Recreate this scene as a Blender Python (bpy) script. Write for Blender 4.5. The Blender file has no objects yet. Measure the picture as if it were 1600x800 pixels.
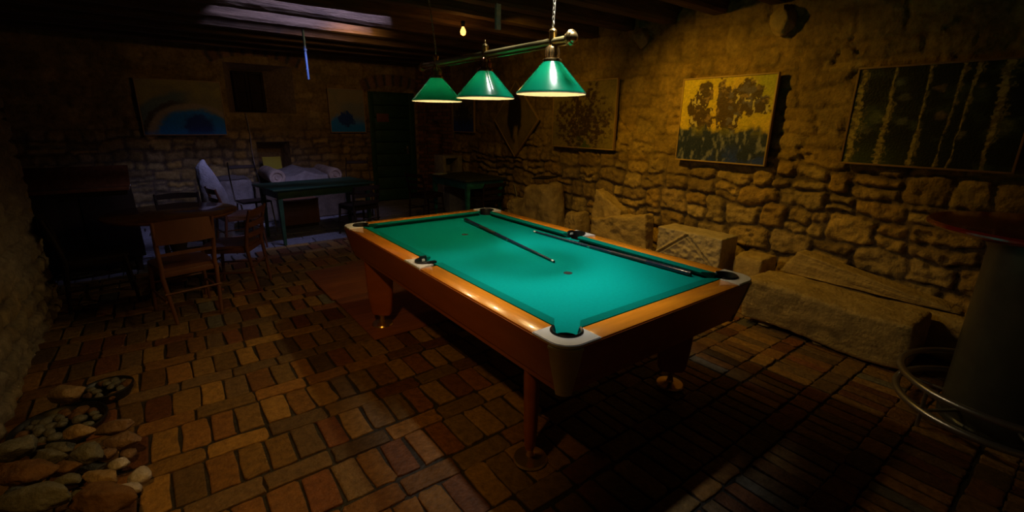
import bpy, bmesh, math, random
import numpy as np
from mathutils import Vector, Matrix, Euler
PI = math.pi
scene = bpy.context.scene
COL = scene.collection
random.seed(7)

# ------------------------------------------------------------------ noise
def _h(ix, iy, iz, seed):
    n = (ix.astype(np.int64) * 73856093) ^ (iy.astype(np.int64) * 19349663) ^ (iz.astype(np.int64) * 83492791) ^ (seed * 2654435761 & 0xffffffff)
    n = (n ^ (n >> 13)) * 1274126177 & 0xffffffff
    n = (n ^ (n >> 16)) * 2246822519 & 0xffffffff
    n = n ^ (n >> 15)
    return (n & 0xffffff) / float(0xffffff)
def vnoise(x, y, z, seed=0):
    x = np.asarray(x, float); y = np.asarray(y, float) + 0 * x; z = np.asarray(z, float) + 0 * x
    ix, iy, iz = np.floor(x), np.floor(y), np.floor(z)
    fx, fy, fz = x - ix, y - iy, z - iz
    fx = fx * fx * (3 - 2 * fx); fy = fy * fy * (3 - 2 * fy); fz = fz * fz * (3 - 2 * fz)
    r = 0
    for a in (0, 1):
        for b in (0, 1):
            for c in (0, 1):
                w = (fx if a else 1 - fx) * (fy if b else 1 - fy) * (fz if c else 1 - fz)
                r = r + w * _h(ix + a, iy + b, iz + c, seed)
    return r * 2 - 1
def fbm(x, y, z=0., seed=0, octv=4, gain=.5):
    r = 0; a = 1; f = 1; t = 0
    for o in range(octv):
        r = r + a * vnoise(x * f, y * f, z * f if not np.isscalar(z) else z, seed + o * 17); t += a; a *= gain; f *= 2.03
    return r / t
def sstep(a, b, x):
    t = np.clip((x - a) / (b - a), 0, 1); return t * t * (3 - 2 * t)

# ------------------------------------------------------------------ materials
MATS = {}
def mat(name, color, rough=.6, metal=0., var=.25, scale=8., bump=.0, bscale=30., coat=0., stretch=(1, 1, 1), spec=.5, color2=None, attr=None, sheen=0.):
    if name in MATS: return MATS[name]
    m = bpy.data.materials.new(name); m.use_nodes = True; N = m.node_tree.nodes; L = m.node_tree.links
    p = N['Principled BSDF']; p.inputs['Roughness'].default_value = rough; p.inputs['Metallic'].default_value = metal
    p.inputs['Coat Weight'].default_value = coat; p.inputs['Coat Roughness'].default_value = .05
    p.inputs['Specular IOR Level'].default_value = spec
    p.inputs['Sheen Weight'].default_value = sheen
    tc = N.new('ShaderNodeTexCoord'); mp = N.new('ShaderNodeMapping'); mp.inputs['Scale'].default_value = stretch
    L.new(tc.outputs['Object'], mp.inputs['Vector'])
    nz = N.new('ShaderNodeTexNoise'); nz.inputs['Scale'].default_value = scale; nz.inputs['Detail'].default_value = 6; nz.inputs['Roughness'].default_value = .6
    L.new(mp.outputs['Vector'], nz.inputs['Vector'])
    rp = N.new('ShaderNodeValToRGB'); rp.color_ramp.elements[0].position = .3; rp.color_ramp.elements[1].position = .72
    L.new(nz.outputs['Fac'], rp.inputs['Fac'])
    c2 = color2 if color2 else tuple(c * (1 - var) for c in color)
    c1 = color if color2 else tuple(min(1, c * (1 + var)) for c in color)
    if attr:
        rp.color_ramp.elements[0].color = (1 - var,) * 3 + (1,); rp.color_ramp.elements[1].color = (1 + var,) * 3 + (1,)
        at = N.new('ShaderNodeAttribute'); at.attribute_name = attr
        mx = N.new('ShaderNodeMix'); mx.data_type = 'RGBA'; mx.blend_type = 'MULTIPLY'; mx.inputs['Factor'].default_value = 1
        L.new(at.outputs['Color'], mx.inputs['A']); L.new(rp.outputs['Color'], mx.inputs['B']); L.new(mx.outputs['Result'], p.inputs['Base Color'])
    else:
        rp.color_ramp.elements[0].color = tuple(c2) + (1,); rp.color_ramp.elements[1].color = tuple(c1) + (1,)
        L.new(rp.outputs['Color'], p.inputs['Base Color'])
    if bump:
        n2 = N.new('ShaderNodeTexNoise'); n2.inputs['Scale'].default_value = bscale; n2.inputs['Detail'].default_value = 5; L.new(mp.outputs['Vector'], n2.inputs['Vector'])
        b = N.new('ShaderNodeBump'); b.inputs['Strength'].default_value = bump; b.inputs['Distance'].default_value = .02
        L.new(n2.outputs['Fac'], b.inputs['Height']); L.new(b.outputs['Normal'], p.inputs['Normal'])
    MATS[name] = m; return m
def emit(name, color, s):
    m = bpy.data.materials.new(name); m.use_nodes = True; p = m.node_tree.nodes['Principled BSDF']
    p.inputs['Base Color'].default_value = (*color, 1); p.inputs['Emission Color'].default_value = (*color, 1); p.inputs['Emission Strength'].default_value = s
    return m
M_wall = mat('rubble stone', (1, 1, 1), .92, var=.3, scale=22, bump=.55, bscale=55, attr='Col', spec=.15)
M_floor = mat('fired brick paving', (1, 1, 1), .62, var=.35, scale=26, bump=.5, bscale=60, attr='Col', spec=.35)
M_paint = mat('oil paint', (1, 1, 1), .5, var=.12, scale=40, bump=.3, bscale=90, attr='Col', spec=.3)
M_stone = mat('cut limestone', (.46, .34, .15), .9, var=.28, scale=9, bump=.6, bscale=42, spec=.15)
M_marble = mat('weathered marble', (.34, .31, .30), .85, var=.25, scale=10, bump=.6, bscale=45, spec=.2)
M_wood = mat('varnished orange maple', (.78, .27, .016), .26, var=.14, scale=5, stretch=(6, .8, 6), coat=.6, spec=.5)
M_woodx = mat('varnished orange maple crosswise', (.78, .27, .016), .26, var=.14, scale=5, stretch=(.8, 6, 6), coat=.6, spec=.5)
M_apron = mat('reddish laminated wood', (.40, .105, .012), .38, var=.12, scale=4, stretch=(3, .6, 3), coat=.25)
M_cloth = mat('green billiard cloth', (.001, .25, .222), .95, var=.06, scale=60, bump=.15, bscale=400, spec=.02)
M_cloth2 = mat('green cushion cloth', (.001, .17, .14), .95, var=.06, scale=60, spec=.02)  # darker than the bed cloth, to carry the shade on the cushions
M_white = mat('satin white metal', (.86, .86, .86), .32, var=.03, coat=.3)
M_brassy = mat('brushed bronze metal', (.56, .48, .24), .45, .2, var=.08, scale=20)
M_chrome = mat('polished chrome', (.75, .72, .66), .15, 1., var=.02)
M_brass = mat('polished brass', (.85, .58, .24), .24, .9, var=.05, scale=10)
M_bar = mat('satin brass tube', (.72, .58, .24), .38, .85, var=.08, scale=12)
M_chain = mat('pale brass chain', (.85, .75, .6), .4, .3)
M_copper = mat('polished copper', (.85, .42, .25), .14, 1., var=.05, scale=10)
M_black = mat('black rubber', (.012, .012, .014), .4, var=.1)
M_dark = mat('dark slate', (.02, .02, .02), .8)
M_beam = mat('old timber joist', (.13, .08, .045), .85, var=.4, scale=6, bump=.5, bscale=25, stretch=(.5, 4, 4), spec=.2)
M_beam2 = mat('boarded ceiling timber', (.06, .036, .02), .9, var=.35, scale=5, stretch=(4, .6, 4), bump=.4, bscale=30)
M_chair = mat('brown bentwood', (.17, .065, .028), .4, var=.25, scale=6, stretch=(1, 1, .2), coat=.2)
M_chairdk = mat('dark stained wood', (.030, .018, .012), .6, spec=.15, var=.3, scale=6)
M_green = mat('worn dark green paint', (.018, .075, .035), .55, var=.35, scale=9, bump=.1)
M_greentop = mat('green painted tabletop', (.013, .055, .032), .42, var=.2, scale=7, bump=.06)
M_turq = mat('worn turquoise paint', (.03, .30, .30), .6, var=.5, scale=12, bump=.15, color2=(.012, .06, .06))
M_steel = mat('brushed steel tube', (.42, .42, .46), .32, .9, var=.08)
M_column = mat('galvanised steel drum', (.085, .09, .075), .34, .4, var=.2, scale=6, bump=.05)
M_redtop = mat('dark red lacquered wood', (.30, .022, .010), .18, var=.25, scale=6, stretch=(5, .7, 5), coat=.6)
M_frame = mat('pale wooden strip frame', (.42, .28, .13), .55, var=.15, scale=9)
M_table = mat('polished walnut', (.20, .07, .022), .2, var=.3, scale=5, stretch=(5, .8, 5), coat=.5)
M_board = mat('reddish wooden board', (.30, .10, .032), .5, var=.3, scale=4, stretch=(.8, 7, 4), bump=.1, bscale=20)
M_grey = mat('tube tinted skylight blue', (.07, .15, .30), .5, var=.1)  # whitish grey pipe; the skylight's blue is put into its colour
M_paper = mat('yellow paper', (.62, .60, .06), .7, var=.05)
M_pale = mat('pale card', (.62, .58, .34), .7, var=.05)
M_cue = mat('dark lacquered cue', (.015, .022, .05), .2, var=.1, coat=.5)
M_ink = mat('black ink', (.01, .01, .01), .6)

# ------------------------------------------------------------------ object helpers
def tag(o, label=None, cat=None, group=None, kind=None):
    if label: o['label'] = label
    if cat: o['category'] = cat
    if group: o['group'] = group
    if kind: o['kind'] = kind
    return o
def empty(name, loc, rz=0., label=None, cat=None, group=None):
    o = bpy.data.objects.new(name, None); COL.objects.link(o); o.location = loc; o.rotation_euler = (0, 0, rz)
    o.empty_display_size = .05
    return tag(o, label, cat, group)
def link(name, me, m, parent=None, smooth=None):
    o = bpy.data.objects.new(name, me); COL.objects.link(o)
    if m: me.materials.append(m)
    if parent: o.parent = parent
    return o
class MB:
    def __init__(s): s.b = bmesh.new()
    def _add(s, t):
        me = bpy.data.meshes.new('t'); t.to_mesh(me); t.free(); s.b.from_mesh(me); bpy.data.meshes.remove(me); return s
    def box(s, x0, x1, y0, y1, z0, z1, bev=0., M=None, seg=2):
        t = bmesh.new(); bmesh.ops.create_cube(t, size=1)
        for v in t.verts: v.co = Vector(((x0 + x1) / 2 + v.co.x * (x1 - x0), (y0 + y1) / 2 + v.co.y * (y1 - y0), (z0 + z1) / 2 + v.co.z * (z1 - z0)))
        if bev: bmesh.ops.bevel(t, geom=t.edges[:], offset=bev, segments=seg, affect='EDGES', profile=.5)
        if M: bmesh.ops.transform(t, matrix=M, verts=t.verts)
        return s._add(t)
    def cyl(s, p0, p1, r0, r1=None, n=20, caps=True):
        p0 = Vector(p0); p1 = Vector(p1); d = p1 - p0; r1 = r0 if r1 is None else r1
        t = bmesh.new(); bmesh.ops.create_cone(t, cap_ends=caps, segments=n, radius1=r0, radius2=r1, depth=d.length)
        bmesh.ops.transform(t, matrix=Matrix.Translation((p0 + p1) / 2) @ d.to_track_quat('Z', 'Y').to_matrix().to_4x4(), verts=t.verts)
        return s._add(t)
    def lathe(s, prof, c=(0, 0, 0), n=40, a0=0., a1=2 * PI, M=None):
        t = bmesh.new(); full = abs(a1 - a0 - 2 * PI) < 1e-6; k = n if full else n + 1; rings = []
        for i in range(k):
            a = a0 + (a1 - a0) * i / n
            rings.append([t.verts.new((c[0] + r * math.cos(a), c[1] + r * math.sin(a), c[2] + z)) for r, z in prof])
        for i in range(n):
            A = rings[i]; B = rings[(i + 1) % k]
            for j in range(len(prof) - 1):
                try: t.faces.new((A[j], B[j], B[j + 1], A[j + 1]))
                except ValueError: pass
        bmesh.ops.remove_doubles(t, verts=t.verts, dist=1e-5)
        if M: bmesh.ops.transform(t, matrix=M, verts=t.verts)
        bmesh.ops.recalc_face_normals(t, faces=t.faces)
        return s._add(t)
    def prism(s, pts, z0, z1, bev=0., M=None, inset=0.):
        t = bmesh.new(); vs = [t.verts.new((p[0], p[1], z1)) for p in pts]; f = t.faces.new(vs)
        r = bmesh.ops.extrude_face_region(t, geom=[f])
        for v in [g for g in r['geom'] if isinstance(g, bmesh.types.BMVert)]: v.co.z = z0
        bmesh.ops.recalc_face_normals(t, faces=t.faces)
        if bev: bmesh.ops.bevel(t, geom=[e for e in t.edges if abs(e.verts[0].co.z - z1) < 1e-6 and abs(e.verts[1].co.z - z1) < 1e-6], offset=bev, segments=2, affect='EDGES')
        if M: bmesh.ops.transform(t, matrix=M, verts=t.verts)
        return s._add(t)
    def tube(s, path, r, n=10, closed=False):
        t = bmesh.new(); P = [Vector(p) for p in path]; k = len(P); rings = []; up = Vector((0, 0, 1))
        prev = None
        for i, p in enumerate(P):
            a = P[i - 1] if (i or closed) else p; b = P[(i + 1) % k] if (i < k - 1 or closed) else p
            d = (b - a).normalized()
            if prev is None:
                x = d.cross(up); x = x if x.length > .1 else d.cross(Vector((1, 0, 0)))
            else: x = prev - d * prev.dot(d)
            x.normalize(); prev = x.copy(); y = d.cross(x)
            rr = r[i] if isinstance(r, (list, tuple)) else r
            rings.append([t.verts.new(p + (x * math.cos(2 * PI * j / n) + y * math.sin(2 * PI * j / n)) * rr) for j in range(n)])
        for i in range(k if closed else k - 1):
            A = rings[i]; B = rings[(i + 1) % k]
            for j in range(n): t.faces.new((A[j], A[(j + 1) % n], B[(j + 1) % n], B[j]))
        if not closed: t.faces.new(rings[0][::-1]); t.faces.new(rings[-1])
        bmesh.ops.recalc_face_normals(t, faces=t.faces)
        return s._add(t)
    def torus(s, c, R, r, n=40, m=10, M=None, arc=(0, 2 * PI)):
        full = abs(arc[1] - arc[0] - 2 * PI) < 1e-6; k = n if full else n + 1
        pts = [Vector((R * math.cos(arc[0] + (arc[1] - arc[0]) * i / n), R * math.sin(arc[0] + (arc[1] - arc[0]) * i / n), 0)) for i in range(k)]
        if M: pts = [M @ p for p in pts]
        return s.tube([p + Vector(c) for p in pts], r, m, closed=full)
    def sphere(s, c, r, sc=(1, 1, 1), n=20):
        t = bmesh.new(); bmesh.ops.create_uvsphere(t, u_segments=n, v_segments=n // 2, radius=r)
        for v in t.verts: v.co = Vector((c[0] + v.co.x * sc[0], c[1] + v.co.y * sc[1], c[2] + v.co.z * sc[2]))
        return s._add(t)
    def build(s, name, m, parent=None, smooth=True, M=None):
        if M: bmesh.ops.transform(s.b, matrix=M, verts=s.b.verts)
        me = bpy.data.meshes.new(name); s.b.to_mesh(me); s.b.free()
        if smooth:
            me.polygons.foreach_set('use_smooth', [True] * len(me.polygons)); me.set_sharp_from_angle(angle=R(38))
        return link(name, me, m, parent)
def R(d): return d * PI / 180
def setcol(me, cols):
    a = me.color_attributes.new('Col', 'FLOAT_COLOR', 'POINT')
    c = np.ones((len(cols), 4)); c[:, :3] = cols; a.data.foreach_set('color', c.ravel())

# ------------------------------------------------------------------ masonry
def masonry(u, v, seed, rows=(.12, .24), wid=(.15, .42), warp=.045, tiny=.35):
    rng = random.Random(seed)
    uw = u + warp * fbm(u * 3.1, v * 3.1, 0, seed + 1, 3) * 1.6 + warp * .35 * fbm(u * 14, v * 14, 0, seed + 5, 2)
    vw = v + warp * fbm(u * 2.7 + 9, v * 3.3, 0, seed + 2, 3) * 1.6 + warp * .35 * fbm(u * 14, v * 14 + 5, 0, seed + 6, 2)
    vb = [float(v.min()) - .5]
    while vb[-1] < v.max() + .5: vb.append(vb[-1] + rng.uniform(*rows))
    ri = np.clip(np.searchsorted(vb, vw.ravel()).reshape(u.shape) - 1, 0, len(vb) - 2)
    d = np.zeros_like(u); cid = np.zeros_like(u); cu = np.zeros_like(u); cv = np.zeros_like(u)
    for k in range(len(vb) - 1):
        mk = ri == k
        if not mk.any(): continue
        h = vb[k + 1] - vb[k]; ub = [float(u.min()) - .6 - rng.random() * .3]
        while ub[-1] < u.max() + .5: ub.append(ub[-1] + rng.uniform(*wid) * (.75 if h < .15 else 1.))
        ub = np.array(ub); U = uw[mk]; V = vw[mk]; ci = np.clip(np.searchsorted(ub, U) - 1, 0, len(ub) - 2)
        split = np.array([rng.random() < tiny and h > .16 for _ in ub]); sp = np.array([rng.uniform(.35, .65) for _ in ub])
        lo = np.full_like(U, vb[k]); hi = np.full_like(U, vb[k + 1]); mid = vb[k] + sp[ci] * h
        s_ = split[ci]; up = s_ & (V > mid); dn = s_ & (V <= mid)
        lo = np.where(up, mid, lo); hi = np.where(dn, mid, hi)
        dx = np.minimum(U - ub[ci], ub[ci + 1] - U); dy = np.minimum(V - lo, hi - V)
        r = np.minimum(.05, (hi - lo) * .4)
        qx = np.clip(r - dx, 0, None); qy = np.clip(r - dy, 0, None)
        d[mk] = np.where((qx > 0) & (qy > 0), r - np.hypot(qx, qy), np.minimum(dx, dy))
        cid[mk] = k * 97 + ci * 2 + up; cu[mk] = (ub[ci] + ub[ci + 1]) / 2; cv[mk] = (lo + hi) / 2
    return d, cid, cu - uw, cv - vw
PAL = np.array([1.02, .93, .72]) * np.array([[.34, .25, .11], [.42, .32, .14], [.30, .23, .12], [.38, .27, .10], [.46, .37, .19], [.25, .19, .10], [.36, .29, .17]])
def wall(name, org, du, dn, U, V, res, seed, relief, zfade, pal=PAL, holes=(), extra=None, rows=(.12, .24), wid=(.15, .42), joint=(.13, .095, .06), us=None):
    us = np.arange(U[0], U[1] + res / 2, res) if us is None else us; vs = np.arange(V[0], V[1] + res / 2, res)
    snapu = sorted(set([h[0] for h in holes] + [h[1] for h in holes])); snapv = sorted(set([h[2] for h in holes] + [h[3] for h in holes]))
    for q in snapu: us[np.argmin(abs(us - q))] = q
    for q in snapv: vs[np.argmin(abs(vs - q))] = q
    u, v = np.meshgrid(us, vs, indexing='ij')
    d, cid, lu, lv = masonry(u, v, seed, rows, wid)
    h1 = _h(cid, cid * 0, cid * 0, seed); h2 = _h(cid, cid * 0 + 1, cid * 0, seed); h3 = _h(cid, cid * 0 + 2, cid * 0, seed); h4 = _h(cid, cid * 0 + 3, cid * 0, seed)
    smo = sstep(zfade[0], zfade[1], v + .35 * fbm(u * 1.3, v * 1.3, 0, seed + 40, 3))
    jw = np.clip(.004 + .016 * fbm(u * 4, v * 4, 0, seed + 60, 3), 0, .02)
    up = sstep(jw, jw + .020, d) * .75 + .25 * sstep(0, .05, d)
    amp = relief * (1 - .70 * smo)
    hgt = amp * up * (.55 + .45 * h1) + amp * .35 * up * (lu * (h2 - .5) + lv * (h3 - .5)) * 8
    hgt = hgt + (.014 + .006 * smo) * fbm(u * 8, v * 8, 0, seed + 80, 5, .6) - .03 * sstep(.42, .6, fbm(u * 7, v * 9, 0, seed + 82, 3)) + .025 * fbm(u * .9, v * .9, 0, seed + 90, 2) + amp * .42 * fbm(u * 20, v * 22, 0, seed + 85, 3)
    c = pal[(h4 * 6.99).astype(int)] * (.8 + .4 * h3[..., None])
    j = np.array(joint) * 1.
    blend = (up * (1 - .45 * smo))[..., None] + .0
    morc = np.array([.36, .25, .085])
    base = c * (1 - .5 * smo[..., None]) + morc * .5 * smo[..., None]
    colr = base * blend + (j * (1 - smo[..., None]) + base * .75 * smo[..., None]) * (1 - blend)
    colr = colr * (1 + .45 * fbm(u * 6, v * 6, 0, seed + 101, 4)[..., None])
    if extra: hgt, colr = extra(u, v, hgt, colr)
    ed = np.ones_like(u)
    for hh in holes:
        din = np.maximum(np.maximum(hh[0] - u, u - hh[1]), np.maximum(hh[2] - v, v - hh[3]))
        ed = np.minimum(ed, sstep(0, .05, np.abs(din)))
    hgt = hgt * ed
    o = np.array(org); a = np.array(du); n = np.array(dn)
    P = o + u[..., None] * a + v[..., None] * np.array([0, 0, 1.]) + hgt[..., None] * n
    nu, nv = u.shape; idx = np.arange(nu * nv).reshape(nu, nv)
    q = np.stack([idx[:-1, :-1], idx[1:, :-1], idx[1:, 1:], idx[:-1, 1:]], -1).reshape(-1, 4)
    cuu = (u[:-1, :-1] + u[1:, 1:]).ravel() / 2; cvv = (v[:-1, :-1] + v[1:, 1:]).ravel() / 2
    keep = np.ones(len(q), bool)
    for hh in holes: keep &= ~((cuu > hh[0]) & (cuu < hh[1]) & (cvv > hh[2]) & (cvv < hh[3]))
    q = q[keep]
    verts = P.reshape(-1, 3).tolist(); cols = colr.reshape(-1, 3).tolist(); faces = q.tolist()
    for hh in holes:            # reveals of openings, depth hh[4]; hh[5] = splay
        dp = hh[4]; sp = hh[5]
        back = [(hh[0] + sp[0], hh[2] + sp[2]), (hh[1] - sp[1], hh[2] + sp[2]), (hh[1] - sp[1], hh[3] - sp[3]), (hh[0] + sp[0], hh[3] - sp[3])]
        frnt = [(hh[0], hh[2]), (hh[1], hh[2]), (hh[1], hh[3]), (hh[0], hh[3])]
        m = 10; rings = []
        for k in range(m + 1):
            t = k / m; ring = []
            for e in range(4):
                A = np.array(frnt[e]) * (1 - t) + np.array(back[e]) * t; B = np.array(frnt[(e + 1) % 4]) * (1 - t) + np.array(back[(e + 1) % 4]) * t
                for s_ in range(12): ring.append(A + (B - A) * s_ / 12)
            base_i = len(verts); 
            for uv in ring:
                jit = .012 * float(vnoise(np.array(uv[0] * 9), np.array(uv[1] * 9), np.array(t * 4.), seed)) if 0 < k < m else 0
                verts.append((o + uv[0] * a + uv[1] * np.array([0, 0, 1.]) - n * dp * t + a * jit + np.array([0, 0, jit])).tolist())
                cols.append((np.array([.30, .22, .13]) * (.85 + .3 * random.random())).tolist())
            rings.append(base_i)
        L_ = 48
        for k in range(m):
            for e in range(L_):
                faces.append([rings[k] + e, rings[k] + (e + 1) % L_, rings[k + 1] + (e + 1) % L_, rings[k + 1] + e])
        if hh[6]: faces.append([rings[m] + e for e in range(L_)])
    me = bpy.data.meshes.new(name); me.from_pydata(verts, [], faces); setcol(me, np.array(cols))
    me.polygons.foreach_set('use_smooth', [True] * len(me.polygons))
    return tag(link(name, me, M_wall), kind='structure')

WX = 3.52; BY = 8.08; LX = -2.02; FY = -1.75
def brick_zone(mask, u, v, hgt, colr, bw=.21, bh=.072, seed=3, c=(.24, .11, .055)):
    r = np.floor(v / bh); uo = u + (r % 2) * bw / 2; k = np.floor(uo / bw)
    fy = v / bh - r; fx = uo / bw - k
    dd = np.minimum(np.minimum(fy, 1 - fy) * bh, np.minimum(fx, 1 - fx) * bw)
    up = sstep(.002, .012, dd); hh = _h(k, r, k * 0, seed)
    c_ = np.array(c) * (.6 + .8 * hh[..., None]); c_ = c_ * up[..., None] + np.array([.10, .08, .06]) * (1 - up[..., None])
    m = mask[..., None]
    return hgt * (1 - mask) + mask * (.012 * up + .006 * fbm(u * 8, v * 8, 0, 5, 2)), colr * (1 - m) + c_ * m
# right wall: u = y
def ex_right(u, v, h, c):
    m = sstep(6.95, 7.0, u)
    h, c = brick_zone(m, u, v, h, c)
    ar = sstep(.0, .04, np.minimum(.30 - abs(u - 7.68), np.where(v > 1.25, np.sqrt(np.clip(.3 ** 2 - (u - 7.68) ** 2, 0, 1)) * 1.3 - (v - 1.25), 9.)))
    return h - .22 * ar, c
us = np.concatenate([np.arange(FY, 4.5, .0135), np.arange(4.5, BY + .03, .03)])
wall('wall_right', (WX, 0, 0), (0, 1, 0), (-1, 0, 0), (FY, BY), (-.02, 2.86), .0135, 11, .060, (.95, 1.5), extra=ex_right, rows=(.14, .30), wid=(.15, .44), us=us)
def arch(u, v, h, c, cu, cv, r0, r1, a=60):
    rr = np.hypot(u - cu, v - cv); an = np.degrees(np.arctan2(u - cu, v - cv))
    m = sstep(0, .02, np.minimum(rr - r0, r1 - rr)) * (abs(an) < a)
    k = np.floor(an / (3600 / (2 * PI * r0 * 62))); f = an / (3600 / (2 * PI * r0 * 62)) - k
    up = sstep(.05, .25, np.minimum(f, 1 - f)); hh = _h(k, k * 0, k * 0, 9)
    cc = (np.array([.30, .17, .09]) * (.6 + .7 * hh[..., None])) * up[..., None] + .08 * (1 - up[..., None])
    return h * (1 - m) + m * (.02 + .018 * up), c * (1 - m[..., None]) + cc * m[..., None]
def ex_back(u, v, h, c):
    h, c = arch(u, v, h, c, 2.82, .95, 1.33, 1.56, 26)
    h, c = arch(u, v, h, c, .42, 1.2, 1.42, 1.62, 28)
    h, c = brick_zone(sstep(3.30, 3.33, u), u, v, h, c)
    return h, c
wall('wall_back', (0, BY, 0), (1, 0, 0), (0, -1, 0), (-3.4, WX), (-.02, 2.92), .026, 23, .035, (1.3, 1.7),
     holes=[(-.06, .98, 1.72, 2.50, .42, (.14, .40, .02, .08), True), (.27, .80, .74, 1.24, .35, (.02, .10, 0, .03), True), (2.30, 3.28, -.02, 2.17, .20, (.0, .0, 0, 0), False)],
     extra=ex_back, rows=(.12, .24), wid=(.16, .42))
def ex_left(u, v, h, c):
    pl = sstep(-.1, .5, fbm(u * 1.1, v * 1.1, 0, 77, 3) + .35)[..., None]
    return h, c * (1 - pl) + np.array([.27, .22, .15]) * (1 + .25 * fbm(u * 7, v * 7, 0, 5, 3)[..., None]) * pl
wall('wall_left', (LX, 0, 0), (0, 1, 0), (1, 0, 0), (FY, 4.25), (-.02, 2.86), .022, 31, .045, (2.5, 3.5),
     holes=[(2.5, 3.85, 1.42, 2.35, .40, (.05, .05, 0, 0), True)], extra=ex_left, wid=(.2, .5))
wall('wall_pier', (0, 4.25, 0), (1, 0, 0), (0, 1, 0), (-3.4, LX), (-.02, 2.86), .05, 37, .03, (2.5, 3.5))
wall('wall_recess', (-3.4, 0, 0), (0, 1, 0), (1, 0, 0), (4.25, BY), (-.02, 2.9), .06, 41, .04, (1.5, 2.))
wall('wall_front', (0, FY, 0), (1, 0, 0), (0, 1, 0), (LX, WX), (-.02, 2.86), .06, 43, .04, (1.5, 2.))
MB().box(2.28, 3.30, BY + .2, BY + .26, -.02, 2.2).build('wall_back_behind_door', M_beam2).__setitem__('kind', 'structure')

# window in the left wall: wooden frame and dark glass
def glass(name, col):
    m = bpy.data.materials.new(name); m.use_nodes = True; p = m.node_tree.nodes['Principled BSDF']
    p.inputs['Base Color'].default_value = (*col, 1); p.inputs['Roughness'].default_value = .08; p.inputs['Transmission Weight'].default_value = .3; return m
M_glass = glass('dark window glass', (.01, .012, .015))
w = MB()
for a, b, c, d in ((2.56, 2.63, 1.43, 2.34), (3.72, 3.79, 1.43, 2.34), (3.14, 3.20, 1.43, 2.34)): w.box(LX - .22, LX - .15, a, b, c, d, .006)
for c, d in ((1.43, 1.50), (2.27, 2.34)): w.box(LX - .22, LX - .15, 2.63, 3.72, c, d, .006)
wf = w.build('window_1', M_chair); tag(wf, kind='structure')
MB().box(LX - .19, LX - .18, 2.63, 3.72, 1.5, 2.27).build('pane', M_glass, wf)
# shuttered window in the back wall niche
w = MB()
w.box(.09, .57, BY + .35, BY + .40, 1.75, 2.41, .004)
wf = w.build('window_2', M_chairdk); tag(wf, kind='structure')
w = MB()
for x in (.10, .34):
    w.box(x, x + .04, BY + .325, BY + .352, 1.76, 2.40, .003); w.box(x + .18, x + .22, BY + .325, BY + .352, 1.76, 2.40, .003)
    for z in (1.76, 2.06, 2.36): w.box(x + .04, x + .18, BY + .325, BY + .352, z, z + .04, .003)
w.build('shutter_frame', M_chairdk, wf)
# door
w = MB()
for i in range(9):
    z0 = .02 + i * .238; w.box(2.42, 3.16, BY + .05, BY + .085, z0, z0 + .228, .008)
dr = w.build('door_1', M_green); tag(dr, kind='structure')
w = MB(); w.box(2.31, 2.42, BY + .02, BY + .12, 0, 2.16, .01); w.box(3.16, 3.27, BY + .02, BY + .12, 0, 2.16, .01); w.box(2.31, 3.27, BY + .02, BY + .12, 2.14, 2.17, .004)
w.build('door_frame', M_green, dr)
w = MB(); w.box(3.08, 3.12, BY + .03, BY + .05, .95, 1.12, .004); w.cyl((3.1, BY + .04, 1.06), (3.1, BY - .01, 1.06), .009); w.cyl((3.1, BY - .01, 1.06), (3.0, BY - .01, 1.06), .009)
w.build('door_handle', M_steel, dr)
MB().box(2.47, 2.72, BY + .036, BY + .05, 1.60, 1.76, .003).build('door_sign', mat('rust red plate', (.22, .08, .04), .6), dr)

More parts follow.
